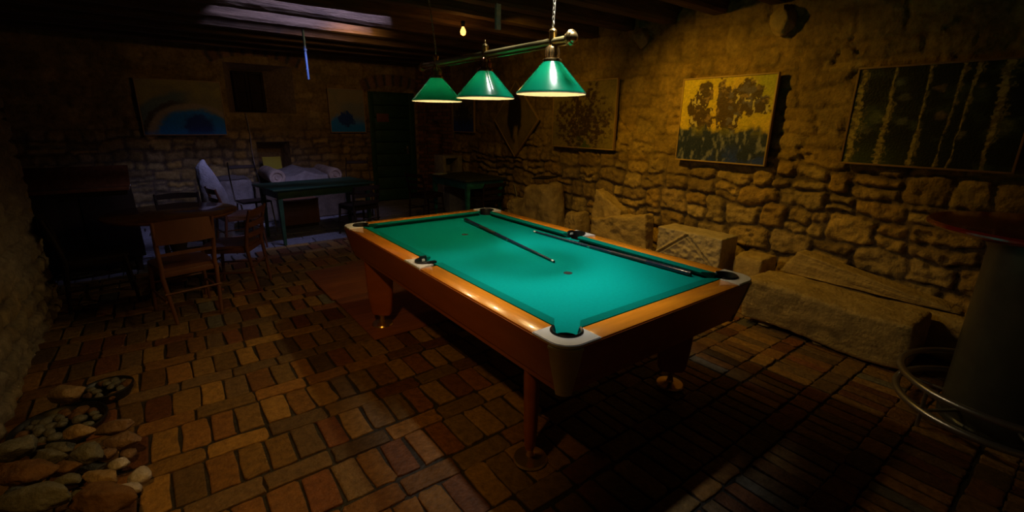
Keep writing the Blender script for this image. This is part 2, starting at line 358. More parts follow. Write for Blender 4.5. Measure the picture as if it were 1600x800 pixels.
# ------------------------------------------------------------------ floor
def floor():
    rng = random.Random(5); V = []; F = []; C = []
    pal = [(.29, .14, .035), (.24, .11, .032), (.33, .18, .045), (.22, .13, .045), (.18, .11, .05), (.28, .16, .05), (.21, .08, .03), (.17, .15, .11)]
    def brick(x0, x1, y0, y1):
        grey = y0 > (5.42 if x0 > -.35 else 4.98)
        g = (.0045 if x0 < .5 else .003) + rng.random() * .0045; x0 += g; x1 -= g; y0 += g; y1 -= g
        w = x1 - x0; h = y1 - y0; r = min(w, h) * (.06 + .14 * rng.random() ** 2); pts = []
        z = rng.uniform(-.003, .003); tx = rng.uniform(-.012, .012); ty = rng.uniform(-.012, .012)
        cx = (x0 + x1) / 2; cy = (y0 + y1) / 2; rot = rng.uniform(-.035, .035)
        for (ax, ay, a0) in ((x1 - r, y1 - r, 0), (x0 + r, y1 - r, 90), (x0 + r, y0 + r, 180), (x1 - r, y0 + r, 270)):
            for k in range(3):
                a = R(a0 + k * 45); pts.append([ax + r * math.cos(a), ay + r * math.sin(a)])
            # mid-edge points
            nx = {0: (cx, y1), 90: (x0, cy), 180: (cx, y0), 270: (x1, cy)}[a0]; pts.append(list(nx))
        for p in pts: p[0] += rng.uniform(-.0055, .0055); p[1] += rng.uniform(-.0055, .0055)
        b = len(V); n = len(pts)
        col = pal[min(7, int(rng.random() * 7.25))] if not grey else (.25, .235, .25); s = rng.uniform(.55, 1.2) if not grey else rng.uniform(.8, 1.1); col = [c * s for c in col]
        for k, (ins, dz) in enumerate(((0, -.03), (.0, -.006), (.002, -.002), (.008, 0))):
            for p in pts:
                px = p[0] + (cx - p[0]) / (w / 2) * ins * .9; py = p[1] + (cy - p[1]) / (h / 2) * ins * .9
                dx, dy = px - cx, py - cy; px = cx + dx - dy * rot; py = cy + dy + dx * rot
                V.append((px, py, z + dz + (px - cx) * tx + (py - cy) * ty)); C.append([c * (.8 if k < 2 else 1) for c in col])
        for k in range(3):
            for i in range(n): F.append((b + k * n + i, b + k * n + (i + 1) % n, b + (k + 1) * n + (i + 1) % n, b + (k + 1) * n + i))
        F.append([b + 3 * n + i for i in range(n)])
    k = -5
    while True:
        yc = -.035 + .4 * k
        if yc > BY + .3: break
        for (ya, yb, wl, wr) in ((yc - .135, yc + .135, .127, .089), (yc + .135, yc + .265, .285, .16)):
            x = -3.4 - rng.random() * .2
            off = rng.uniform(-.006, .006)
            while x < WX + .1:
                lim = .55
                w = (wl if x < lim else wr) * rng.uniform(.90, 1.10)
                if yc > 5.2: w = rng.uniform(.38, .55)
                # occasional pair of narrow soldiers
                brick(x, x + w, ya + off, yb + off); x += w
        k += 1
    b = len(V); m = 60
    me = bpy.data.meshes.new('floor')
    nb = len(V)
    gx = np.linspace(-3.5, WX + .2, 120); gy = np.linspace(FY - .1, BY + .35, 170)
    X, Y = np.meshgrid(gx, gy, indexing='ij'); Z = -.011 + .004 * fbm(X * 9, Y * 9, 0, 3, 3)
    idx = nb + np.arange(X.size).reshape(X.shape)
    V += np.stack([X, Y, Z], -1).reshape(-1, 3).tolist(); C += [[.035, .030, .024]] * X.size
    F += np.stack([idx[:-1, :-1], idx[1:, :-1], idx[1:, 1:], idx[:-1, 1:]], -1).reshape(-1, 4).tolist()
    me.from_pydata(V, [], F); setcol(me, np.array(C))
    tag(link('floor', me, M_floor), kind='structure')
floor()

# ------------------------------------------------------------------ ceiling: boards with a skylight opening, joists
SK = (-.35, 1.25, 3.95, 5.35)
w = MB(); x0, x1, y0, y1 = -3.5, WX + .15, FY - .1, BY + .4; z0, z1 = 2.83, 2.90
w.box(x0, SK[0], y0, y1, z0, z1); w.box(SK[1], x1, y0, y1, z0, z1)
w.box(SK[0], SK[1], SK[3], y1, z0, z1)
SK2 = (.05, .95, -.25, .75)
w.box(SK[0], SK[1], SK2[3], SK[2], z0, z1); w.box(SK[0], SK[1], y0, SK2[2], z0, z1); w.box(SK[0], SK2[0], SK2[2], SK2[3], z0, z1); w.box(SK2[1], SK[1], SK2[2], SK2[3], z0, z1)
for S in (SK, SK2):
    w.box(S[0] - .05, S[0], S[2] - .05, S[3] + .05, z1, z1 + .35); w.box(S[1], S[1] + .05, S[2] - .05, S[3] + .05, z1, z1 + .35)
    w.box(S[0], S[1], S[2] - .05, S[2], z1, z1 + .35); w.box(S[0], S[1], S[3], S[3] + .05, z1, z1 + .35)
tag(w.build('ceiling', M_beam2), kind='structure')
JY = [-1.1, -.55, 0.0, .55, 1.1, 1.65, 2.2, 2.75, 3.3, 3.85, 4.45, 5.05, 5.65, 6.2, 6.75, 7.35]
for i, y in enumerate(JY):
    t = bmesh.new(); bmesh.ops.create_cube(t, size=1); bmesh.ops.bevel(t, geom=t.edges[:], offset=.08, segments=1, affect='EDGES'); t.free()
    us_ = np.linspace(-3.4, WX - .02, 70); V = []; F = []
    prof = [(-.07, .19), (-.075, .03), (-.06, .0), (.06, .0), (.075, .03), (.07, .19)]
    for k, x in enumerate(us_):
        oy = .012 * float(vnoise(np.array(x * .8), np.array(i * 3.), np.array(0.), 4)); oz = .012 * float(vnoise(np.array(x * .7), np.array(i * 3. + 9), np.array(0.), 4))
        for (a, b) in prof: V.append((x, y + oy + a + random.uniform(-.003, .003), 2.645 + oz * (b < .1) + b + random.uniform(-.002, .002)))
    for k in range(len(us_) - 1):
        for j in range(6): F.append((k * 6 + j, k * 6 + (j + 1) % 6, (k + 1) * 6 + (j + 1) % 6, (k + 1) * 6 + j))
    F.append(list(range(6))); F.append([(len(us_) - 1) * 6 + j for j in range(6)][::-1])
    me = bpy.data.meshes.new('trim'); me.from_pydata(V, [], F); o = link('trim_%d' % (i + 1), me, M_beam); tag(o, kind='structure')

# ------------------------------------------------------------------ pool table
W, L, H = 1.453, 2.628, .80
PT = empty('pool_table', (W / 2, L / 2, 0), 0, 'large pool table with green cloth and orange wooden rails in the middle of the room', 'pool table')
TM = Matrix.Translation((-W / 2, -L / 2, 0))
def pb(mb, name, m, parent=PT): return mb.build(name, m, parent, M=TM)
PC = .122; PR = .064; RW = .112
pb(MB().box(.14, W - .14, .14, L - .14, .585, .742), 'slate_bed', M_dark)
# cloth bed with round notches
pts = []
for (cx, cy, a) in ((PC, PC, 225), (W - PC, PC, 315), (W - PC, L - PC, 45), (PC, L - PC, 135)):
    for k in range(9):
        an = R(a - 100 + 0) if False else R(a + 180 + 95 - k * 190 / 8)
        pts.append((cx + PR * .93 * math.cos(an), cy + PR * .93 * math.sin(an)))
    if a == 315: pts += [(W - .105, L / 2 - .05), (W - .125, L / 2 - .03), (W - .125, L / 2 + .03), (W - .105, L / 2 + .05)]
pts += [(.105, L / 2 + .05), (.125, L / 2 + .03), (.125, L / 2 - .03), (.105, L / 2 - .05)]
pb(MB().prism(pts, .742, .766), 'cloth_bed', M_cloth)
for yy in (1.90, .74):
    pb(MB().cyl((.72, yy, .7655), (.72, yy, .7672), .026, n=28), 'cloth_spot', mat('black felt patch', (.01, .02, .02), .8))
    # inner worn dot is a sub part
# rails
CE = .195
def rail(x0, x1, y0, y1, mm): pb(MB().box(x0 + .001, x1, y0, y1, .777, H, .005), 'rail', mm)
SG = .105
rail(0, RW, CE, L / 2 - SG, M_wood); rail(0, RW, L / 2 + SG, L - CE, M_wood)
rail(W - RW, W, CE, L / 2 - SG, M_wood); rail(W - RW, W, L / 2 + SG, L - CE, M_wood)
rail(CE, W - CE, 0, RW, M_woodx); rail(CE, W - CE, L - RW, L, M_woodx)
# cushions
CN = .165
def cush(poly):
    t = bmesh.new(); n = len(poly); lv = []
    a, b_, c, d = [Vector(q) for q in poly]          # a,b on the rail side; c,d the nose
    for (z, f) in ((.7665, .30), (.790, .93), (.797, 1.0), (.8025, .93), (.8035, .0)):
        lv.append([t.verts.new((*q, z)) for q in (a, b_, b_.lerp(c, f), a.lerp(d, f))] if f else [t.verts.new((*q, z - .001)) for q in (a, b_)])
    for k in range(3):
        for j in (1, 2, 3): t.faces.new((lv[k][j], lv[k][(j + 1) % 4], lv[k + 1][(j + 1) % 4], lv[k + 1][j]))
    T_ = lv[3]; E_ = lv[4]
    t.faces.new((T_[2], T_[3], T_[0], T_[1])); t.faces.new(lv[0][::-1])
    for k in range(3): t.faces.new((lv[k][0], lv[k][1], lv[k + 1][1], lv[k + 1][0]))
    for v in E_: t.verts.remove(v)
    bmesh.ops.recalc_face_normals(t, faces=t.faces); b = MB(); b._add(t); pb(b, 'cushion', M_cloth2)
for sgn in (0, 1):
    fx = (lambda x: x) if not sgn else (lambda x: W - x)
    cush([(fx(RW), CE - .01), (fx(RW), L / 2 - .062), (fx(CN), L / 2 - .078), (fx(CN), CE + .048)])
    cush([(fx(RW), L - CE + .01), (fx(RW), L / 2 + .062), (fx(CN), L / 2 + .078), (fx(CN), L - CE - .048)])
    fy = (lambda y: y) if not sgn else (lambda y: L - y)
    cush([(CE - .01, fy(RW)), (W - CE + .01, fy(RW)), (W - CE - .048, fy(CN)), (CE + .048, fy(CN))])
# corner plates, corner castings, pockets
def cornerT(i):
    sx = 1 if i in (0, 3) else -1; sy = 1 if i in (0, 1) else -1
    ox = 0 if sx > 0 else W; oy = 0 if sy > 0 else L
    return lambda x, y: (ox + sx * x, oy + sy * y)
for i in range(4):
    T = cornerT(i); Rr = .092
    out = [(CE, 0)] + [(Rr - Rr * math.cos(a) if False else Rr + Rr * math.cos(a), Rr + Rr * math.sin(a)) for a in [R(270 - k * 11.25) for k in range(9)]] + [(0, CE), (RW, CE)]
    hole = [(PC + PR * math.cos(a), PC + PR * math.sin(a)) for a in [R(100 + k * 250 / 16) for k in range(17)]]
    poly = [T(*p) for p in out + hole + [(CE, RW)]]
    pb(MB().prism(poly, .788, H + .003, .003), 'corner_plate', M_white)
    # bronze casting below
    b = bmesh.new(); rings = []
    for (z, ins, rr) in ((.788, -.003, .095), (.784, -.006, .100), (.776, -.006, .100), (.773, -.003, .094), (.70, .014, .082), (.60, .041, .058), (.562, .050, .050), (.546, .054, .046), (.540, .066, .034)):
        ring = []
        for k in range(17):
            a = R(180 + k * 90 / 16)
            ring.append(b.verts.new((*T(rr + ins + rr * math.cos(a), rr + ins + rr * math.sin(a)), z)))
        rings.append(ring)
    for r0, r1 in zip(rings, rings[1:]):
        for k in range(16): b.faces.new((r0[k], r0[k + 1], r1[k + 1], r1[k]))
    c = b.verts.new((*T(.11, .11), .540)); [b.faces.new((rings[-1][k], rings[-1][k + 1], c)) for k in range(16)]
    bmesh.ops.recalc_face_normals(b, faces=b.faces)
    mb = MB(); mb._add(b); pb(mb, 'corner_casting', M_brassy)
    # pocket liner: open cup
    c0 = T(PC, PC); base = {0: 225, 1: 315, 2: 45, 3: 135}[i]
    b = MB()
    b.lathe([(PR - .014, .700), (PR - .013, .790), (PR - .007, .808), (PR + .000, .812), (PR + .005, .806), (PR + .005, .70)], (c0[0], c0[1], 0), 30, R(base - 118), R(base + 118))
    b.lathe([(PR - .006, .765), (PR - .008, .70), (.04, .66), (0.0, .655)], (c0[0], c0[1], 0), 30)
    pb(b, 'pocket', M_black)
for s in (0, 1):
    fx = (lambda x: x) if not s else (lambda x: W - x)
    cx = .082; y = L / 2
    out = [(fx(0), y - SG), (fx(0), y + SG), (fx(RW), y + SG - .04), (fx(RW), y + .05)]
    arc = [(fx(cx + .05 * math.cos(a)), y + .05 * math.sin(a)) for a in [R(90 + k * 18) for k in range(11)]]
    pb(MB().prism(out + arc + [(fx(RW), y - .05), (fx(RW), y - SG + .04)], .788, H + .003, .003), 'side_plate', M_white)
    # rail infill wedge beside plate
    b = MB(); 
    a0, a1 = (R(80), R(280)) if not s else (R(-100), R(100))
    b.lathe([(.044, .70), (.046, .800), (.050, .815), (.056, .812), (.056, .70)], (fx(cx), y, 0), 24, a0, a1)
    b.lathe([(.050, .745), (.046, .70), (.03, .67), (0, .665)], (fx(cx), y, 0), 24)
    for q in (-1, 1): b.prism([(fx(cx - .01), y + q * .052), (fx(cx + .045), y + q * .057), (fx(cx + .05), y + q * .066), (fx(cx), y + q * .066)], .768, .820, .004)
    pb(b, 'pocket', M_black)
# apron boards (leaning inwards)
def apron(p0, p1, nx, ny, m=M_apron):
    b = bmesh.new(); vs = []
    for (z, i) in ((.792, -.002), (.775, .0), (.595, .044), (.590, .052), (.56, .056)):
        vs.append([b.verts.new((p[0] + nx * i, p[1] + ny * i, z)) for p in (p0, p1)])
    for z, i in ((.56, .086), (.792, .012)): vs.append([b.verts.new((p[0] + nx * i, p[1] + ny * i, z)) for p in (p0, p1)])
    for k in range(len(vs)): a = vs[k]; c = vs[(k + 1) % len(vs)]; b.faces.new((a[0], a[1], c[1], c[0]))
    b.faces.new([v[0] for v in vs]); b.faces.new([v[1] for v in vs][::-1]); bmesh.ops.recalc_face_normals(b, faces=b.faces)
    mb = MB(); mb._add(b); return pb(mb, 'apron', m)
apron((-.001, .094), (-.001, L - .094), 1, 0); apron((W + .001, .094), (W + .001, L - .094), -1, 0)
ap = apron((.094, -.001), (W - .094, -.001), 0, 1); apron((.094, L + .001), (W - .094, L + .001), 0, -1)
# maker plate
th = math.atan2(.044, .18)
LM = Matrix.Translation((.350, .0225, .690)) @ Matrix.Rotation(th, 4, 'X')
lp = MB(); lp.box(-.075, .075, -.0015, .0015, -.033, .033, 0, LM); lb = pb(lp, 'label_plate', mat('aged cream label', (.34, .27, .12), .6, var=.3, scale=30))
lk = MB(); lk.cyl(LM @ Vector((-.050, -.0014, .0)), LM @ Vector((-.050, -.0024, .0)), .014)
for k, (z, a, b_) in enumerate(((.020, -.02, .06), (.008, -.025, .055), (-.005, -.02, .045), (-.018, -.06, .06))): lk.box(a, b_, -.0024, -.0014, z - .0022, z + .0022, 0, LM)
lk.build('label_print', M_ink, lb, M=TM)
# legs
for (x, y, sx, sy) in ((.15, .36, 1, 1), (W - .15, .36, -1, 1), (W - .15, L - .36, -1, -1), (.15, L - .36, 1, -1)):
    b = bmesh.new(); rings = []; ux = Vector((1, sx * sy, 0)).normalized(); uy = Vector((0, 0, 1)).cross(ux)
    for (z, w_, t_) in ((.60, .115, .035), (.45, .112, .034), (.25, .100, .031), (.13, .085, .028), (.105, .070, .022)):
        ring = []
        for k in range(24):
            a = 2 * PI * k / 24; ca, sa = math.cos(a), math.sin(a)
            px = math.copysign(abs(ca) ** .35, ca) * w_; py = math.copysign(abs(sa) ** .8, sa) * t_
            q = Vector((x, y, z)) + ux * px + uy * py; ring.append(b.verts.new(q))
        rings.append(ring)
    for r0, r1 in zip(rings, rings[1:]):
        for k in range(24): b.faces.new((r0[k], r0[(k + 1) % 24], r1[(k + 1) % 24], r1[k]))
    b.faces.new(rings[0]); b.faces.new(rings[-1][::-1]); bmesh.ops.recalc_face_normals(b, faces=b.faces)
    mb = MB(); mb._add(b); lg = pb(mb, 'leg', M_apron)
    z0 = .018 if y > 2.0 else 0.004
    mb = MB(); mb.lathe([(0, z0), (.082, z0), (.086, z0 + .006), (.080, z0 + .016), (.05, z0 + .022), (.022, z0 + .03), (.016, z0 + .05), (.016, .11)], (x, y, 0), 36)
    mb.lathe([(.026, .095), (.026, .108), (.016, .112)], (x, y, 0), 6)
    ft = mb.build('levelling_foot', M_brass, lg, M=TM)
# stretcher and ball return chute beneath
pb(MB().box(.50, .80, .34, .56, .44, .585, .01), 'ball_return', mat('dark chute wood', (.10, .05, .02), .5))
pb(MB().prism([(.46, .36), (.64, .36), (.64, .372), (.46, .372)], .40, .585).box(.52, .56, .352, .362, .50, .53), 'return_panel', mat('painted panel', (.18, .12, .03), .5))

# cues
def cue(p_tip, p_butt, label, scuff):
    a = Vector(p_butt); b = Vector(p_tip); d = (b - a).normalized()
    c = empty('pool_cue', a, 0, label, 'pool cue', 'pool cues lying on the cloth'); n = (b - a).length; q = d.to_track_quat('Z', 'Y').to_matrix().to_4x4()
    def seg(name, z0, z1, r0, r1, m, extra=None):
        mb = MB(); mb.cyl((0, 0, z0), (0, 0, z1), r0, r1, 24); mb.build(name, m, c, M=q)
    seg('bumper', 0, .015, .0145, .0155, M_black); seg('butt', .015, n * .22, .0155, .0140, M_cue)
    seg('grip_wrap', n * .22, n * .42, .0142, .0132, mat('black cue wrap', (.01, .01, .012), .55)); seg('forearm', n * .42, n * .56, .013, .0112, M_cue)
    seg('joint', n * .56, n * .575, .0115, .0113, M_chrome); seg('shaft', n * .575, n - .03, .0110, .0068, M_cue)
    seg('ferrule', n - .03, n - .008, .0068, .0067, mat('ivory ferrule', (.8, .78, .7), .4)); seg('tip', n - .008, n, .0067, .005, M_dark)
    return c
cue((.79, .935, .775), (.985, 2.33, .783), 'dark pool cue lying alone across the middle of the green cloth', 1)
cue((1.215, 1.66, .775), (1.262, .285, .783), 'dark blue pool cue lying close along the far right cushion', 2)

# ------------------------------------------------------------------ pendant lamp
LXp = .72
lampE = empty('pendant_lamp', (LXp, 1.62, 2.035), 0, 'brass bar pendant lamp with three green cone shades hanging over the pool table', 'lamp')
lampE.empty_display_size = .1
LM_ = Matrix.Translation((-LXp, -1.62, -2.035))
def lb_(mb, n, m, parent=lampE): return mb.build(n, m, parent, M=LM_)
lb_(MB().cyl((LXp, .80, 2.032), (LXp, 2.52, 2.042), .0185, n=28), 'bar', M_bar)
lb_(MB().cyl((LXp, .82, 2.008), (LXp, 2.50, 2.012), .006, n=12), 'reflection_rod', M_brass)  # rod added in place of the shades' reflection below the bar
for y, s in ((.80, -1), (2.52, 1)):
    T = Matrix.Translation((LXp, y, 2.035)) @ Matrix.Rotation(R(90 * s * -1), 4, 'X')
    lb_(MB().lathe([(.019, -.03), (.027, -.028), (.027, -.018), (.033, -.016), (.038, -.004), (.040, .004), (.034, .014), (.028, .016), (.024, .024), (.012, .032), (0, .034)], (0, 0, 0), 32, M=T), 'end_cap', M_brass)
M_shade = bpy.data.materials.new('green glass shade'); M_shade.use_nodes = True
N = M_shade.node_tree.nodes; Lk = M_shade.node_tree.links; p = N['Principled BSDF']
p.inputs['Base Color'].default_value = (.002, .19, .105, 1); p.inputs['Roughness'].default_value = .22; p.inputs['Coat Weight'].default_value = 1; p.inputs['Coat Roughness'].default_value = .03; p.inputs['Coat IOR'].default_value = 1.7
tr = N.new('ShaderNodeBsdfTranslucent'); tr.inputs['Color'].default_value = (.003, .28, .17, 1)
mx = N.new('ShaderNodeMixShader'); mx.inputs[0].default_value = .22
Lk.new(p.outputs[0], mx.inputs[1]); Lk.new(tr.outputs[0], mx.inputs[2]); Lk.new(mx.outputs[0], N['Material Output'].inputs['Surface'])
M_shadein = mat('cream enamel lining', (.42, .39, .30), .5, var=.03)
_n = M_shadein.node_tree.nodes; _t = _n.new('ShaderNodeBsdfTranslucent'); _t.inputs['Color'].default_value = (.8, .8, .7, 1); _m = _n.new('ShaderNodeMixShader'); _m.inputs[0].default_value = .25
M_shadein.node_tree.links.new(_n['Principled BSDF'].outputs[0], _m.inputs[1]); M_shadein.node_tree.links.new(_t.outputs[0], _m.inputs[2]); M_shadein.node_tree.links.new(_m.outputs[0], _n['Material Output'].inputs['Surface'])
M_bulb = emit('glowing lamp glass', (1., .86, .60), 6.)
LY = (2.285, 1.605, .945)
for i, y in enumerate(LY):
    zr = 1.765
    sh = lb_(MB().lathe([(.193, zr), (.193, zr + .006), (.189, zr + .012), (.120, zr + .088), (.048, zr + .168)], (LXp, y, 0), 56), 'shade', M_shade)
    lb_(MB().lathe([(.0445, zr + .168), (.118, zr + .085), (.187, zr + .008), (.1935, zr - .003), (.194, zr + .003)], (LXp, y, 0), 56), 'shade_lining', M_shadein, sh).matrix_parent_inverse = Matrix()
    mm = M_copper if i == 1 else M_brass
    f = MB(); f.lathe([(.0, zr + .172), (.050, zr + .166), (.052, zr + .172), (.050, zr + .180), (.036, zr + .184), (.034, zr + .192), (.036, zr + .21), (.033, zr + .232), (.022, zr + .247), (.010, zr + .252)], (LXp, y, 0), 32)
    for k in range(12):
        a = 2 * PI * k / 12; f.tube([(LXp + r_ * math.cos(a), y + r_ * math.sin(a), zr + z_) for r_, z_ in ((.037, .19), (.039, .212), (.034, .234), (.022, .248))], .0028, 6)
    lb_(f, 'shade_fitter', mm)
    f = MB(); f.lathe([(.0, 2.012), (.0195, 2.012), (.0195, 2.07), (.021, 2.072), (.021, 2.088), (.014, 2.096), (.006, 2.102), (0, 2.104) if i != 1 else (.004, 2.104)] + ([] if i != 1 else [(.007, 2.112), (.003, 2.120), (0, 2.128)]), (LXp, y, 0), 28)
    lb_(f, 'finial' if i == 1 else 'hanger_post', M_brass)
    lb_(MB().sphere((LXp, y, zr + .105), .020, (1, 1, 1.25)), 'bulb', M_bulb)
for (p0, p1) in (((LXp, 2.285, 2.10), (LXp, 2.45, 2.84)), ((LXp, .945, 2.10), (LXp, .93, 2.84))):
    b = MB(); p0 = Vector(p0); p1 = Vector(p1); d = (p1 - p0); n = int(d.length / .021)
    b.torus(p0 + Vector((0, 0, .018)), .016, .0028, 20, 8, Matrix.Rotation(R(90), 4, 'Y') @ Matrix.Rotation(R(30), 4, 'X'))
    for k in range(n):
        c = p0 + Vector((0, 0, .036)) + d * ((k + .5) / n) * (1 - .03)
        Q = d.to_track_quat('Z', 'Y').to_matrix().to_4x4() @ Matrix.Rotation(R(90 * (k % 2)), 4, 'Z') @ Matrix.Rotation(R(90), 4, 'X')
        b.tube([c + (Q @ Vector((.0065 * math.cos(t), .0145 * math.sin(t), 0))) for t in [2 * PI * j / 12 for j in range(12)]], .0016, 6, closed=True)
    b.tube([p0 + Vector((.004, 0, .03)), p0 + d * .25 + Vector((.010, .0, 0)), p0 + d * .6 + Vector((-.006, 0, 0)), p1], .0022, 6)
    lb_(b, 'chain', M_chain)
# bare bulb under the ceiling
bb = empty('hanging_bulb', (1.72, 3.53, 2.645), 0, 'small glowing bare bulb hanging from a dark socket under the ceiling beams', 'bulb')
MB().lathe([(0, 0), (.022, 0), (.022, -.03), (.017, -.034), (.017, -.055), (0, -.056)], n=20).build('socket', M_dark, bb)
MB().lathe([(.012, -.054), (.014, -.062), (.026, -.085), (.031, -.105), (.026, -.128), (.012, -.138), (0, -.140)], n=24).build('glass_bulb', emit('glowing filament glass', (1., .42, .09), 3.2), bb)
# hanging pipes
pp = MB(); pp.cyl((.52, 5.22, 2.09), (.53, 5.30, 2.84), .013, .016, n=14); pp.cyl((.525, 5.255, 2.42), (.525, 5.257, 2.44), .021, n=14); pp.cyl((.52, 5.235, 2.20), (.52, 5.236, 2.215), .018, n=14)
tag(pp.build('hanging_pipe', M_grey), 'thin pale pipe tinted with skylight blue, hanging from the ceiling near the back wall', 'pipe')
pp = MB(); pp.box(1.575, 1.62, 2.69, 2.672 + .043, 2.435, 2.84, .003); pp.box(1.570, 1.577, 2.688, 2.720, 2.435, 2.84)
tag(pp.build('metal_bracket', mat('weathered grey steel', (.8, .78, .74), .5, .0, var=.3, scale=30)), 'flat grey metal bar hanging from the ceiling above the lamp shades', 'bracket')

# ------------------------------------------------------------------ paintings
def painting(name, cy_, cz, w, h, on, fn, label, tilt=0, rot=0, frame=.014, nx=240, seed=0, off=.075, fm=None):
    """on='R' right wall (facing -x) or 'B' back wall (facing -y)"""
    if on == 'R': loc = (WX - off, cy_, cz); rz = R(-90)
    else: loc = (cy_, BY - off, cz); rz = 0
    e = empty(name, loc, rz, label, 'painting')
    e.rotation_euler = Euler((tilt, rot, rz), 'XYZ') if False else (0, 0, rz)
    T = Matrix.Rotation(rot, 4, 'Y') @ Matrix.Rotation(tilt, 4, 'X')
    ny = int(nx * h / w); X, Z = np.meshgrid(np.linspace(0, 1, nx), np.linspace(0, 1, ny), indexing='ij')
    C = np.clip(fn(X, Z), 0.002, .9)
    V = np.stack([(X - .5) * w, X * 0 - .018, (Z - .5) * h], -1).reshape(-1, 3)
    idx = np.arange(nx * ny).reshape(nx, ny); F = np.stack([idx[:-1, :-1], idx[1:, :-1], idx[1:, 1:], idx[:-1, 1:]], -1).reshape(-1, 4).tolist()
    V = V.tolist(); b = len(V); hw, hh = w / 2, h / 2
    V += [(-hw, -.0179, -hh), (hw, -.0179, -hh), (hw, -.0179, hh), (-hw, -.0179, hh), (-hw, .008, -hh), (hw, .008, -hh), (hw, .008, hh), (-hw, .008, hh)]
    F += [(b, b + 1, b + 5, b + 4), (b + 1, b + 2, b + 6, b + 5), (b + 2, b + 3, b + 7, b + 6), (b + 3, b, b + 4, b + 7), (b + 4, b + 5, b + 6, b + 7)]
    me = bpy.data.meshes.new('canvas'); me.from_pydata(V, [], F); cc = np.vstack([C.reshape(-1, 3), np.full((8, 3), .25)]); setcol(me, cc)
    me.transform(T); link('canvas', me, M_paint, e)
    f = MB(); t = frame
    f.box(-hw - t, hw + t, -.026, .012, -hh - t, -hh, .002); f.box(-hw - t, hw + t, -.026, .012, hh, hh + t, .002)
    f.box(-hw - t, -hw, -.026, .012, -hh, hh, .002); f.box(hw, hw + t, -.026, .012, -hh, hh, .002)
    f.build('frame', fm or M_frame, e, M=T); return e
def mixc(a, b, t): t = t[..., None]; return np.asarray(a) * (1 - t) + np.asarray(b) * t
def F3(x, z, s, k=0, o=4): return fbm(x * s, z * s, 0, k, o)
def p_yellow(x, z):
    c = mixc((.62, .50, .03), (.72, .52, .06), sstep(-.3, .4, F3(x, z, 4, 1)))
    c = mixc(c, (.40, .42, .03), sstep(.6, .9, x) * sstep(.5, .9, z))
    lower = sstep(.50, .30, z + .16 * F3(x, z, 5, 2) + .10 * np.sin(x * 7))
    wx = x + .03 * F3(x, z, 7, 3); wz = z + .03 * F3(x, z, 7, 8)
    def blob(cx, cz, rx, rz): return 1 - np.hypot((wx - cx) / rx, (wz - cz) / rz)
    mass = np.maximum.reduce([blob(.27, .80, .085, .20), blob(.17, .66, .10, .18), blob(.26, .52, .17, .16), blob(.47, .72, .065, .30), blob(.60, .66, .16, .26), blob(.76, .72, .20, .17), blob(.84, .62, .14, .07), blob(.58, .45, .12, .14), blob(.70, .86, .10, .12)])
    an = np.arctan2(x - .47, z - .25); st = fbm(an * 9 + 30, np.hypot(x - .47, z - .25) * 6, 0, 11, 4) + .7 * fbm(x * 30, z * 30, 0, 14, 3)
    dark = sstep(-.02, .16, mass + .42 * st)
    n9 = F3(x, z, 18, 9, 5); n10 = F3(x, z, 14, 12, 5)
    dc = mixc((.045, .02, .012), (.26, .17, .10), sstep(.18, .5, n9)); dc = mixc(dc, (.10, .09, .20), sstep(.12, .35, n10) * sstep(.4, .5, x)); dc = mixc(dc, (.62, .55, .30), sstep(.30, .42, fbm(x * 22, z * 15, 0, 19, 4)) * .9)
    c = mixc(c, dc, dark * .95)
    lower = sstep(-.04, .05, .40 - z + .09 * F3(x, z, 6, 2) + .05 * fbm(x * 22, z * 8, 0, 5, 3))
    lo = mixc((.020, .035, .11), (.24, .26, .40), sstep(.0, .5, fbm(x * 26, z * 11, 0, 21, 5))); lo = mixc(lo, (.02, .05, .42), sstep(.26, .05, z) * sstep(-.05, .25, F3(x, z, 6, 23)) * sstep(.25, .5, x))
    lo = mixc(lo, (.20, .19, .02), sstep(.26, .42, z) * sstep(.0, .25, F3(x, z, 9, 29)) * .8)
    c = mixc(c, lo, lower)
    return c * (1 + .25 * F3(x, z, 60, 33, 2)[..., None])
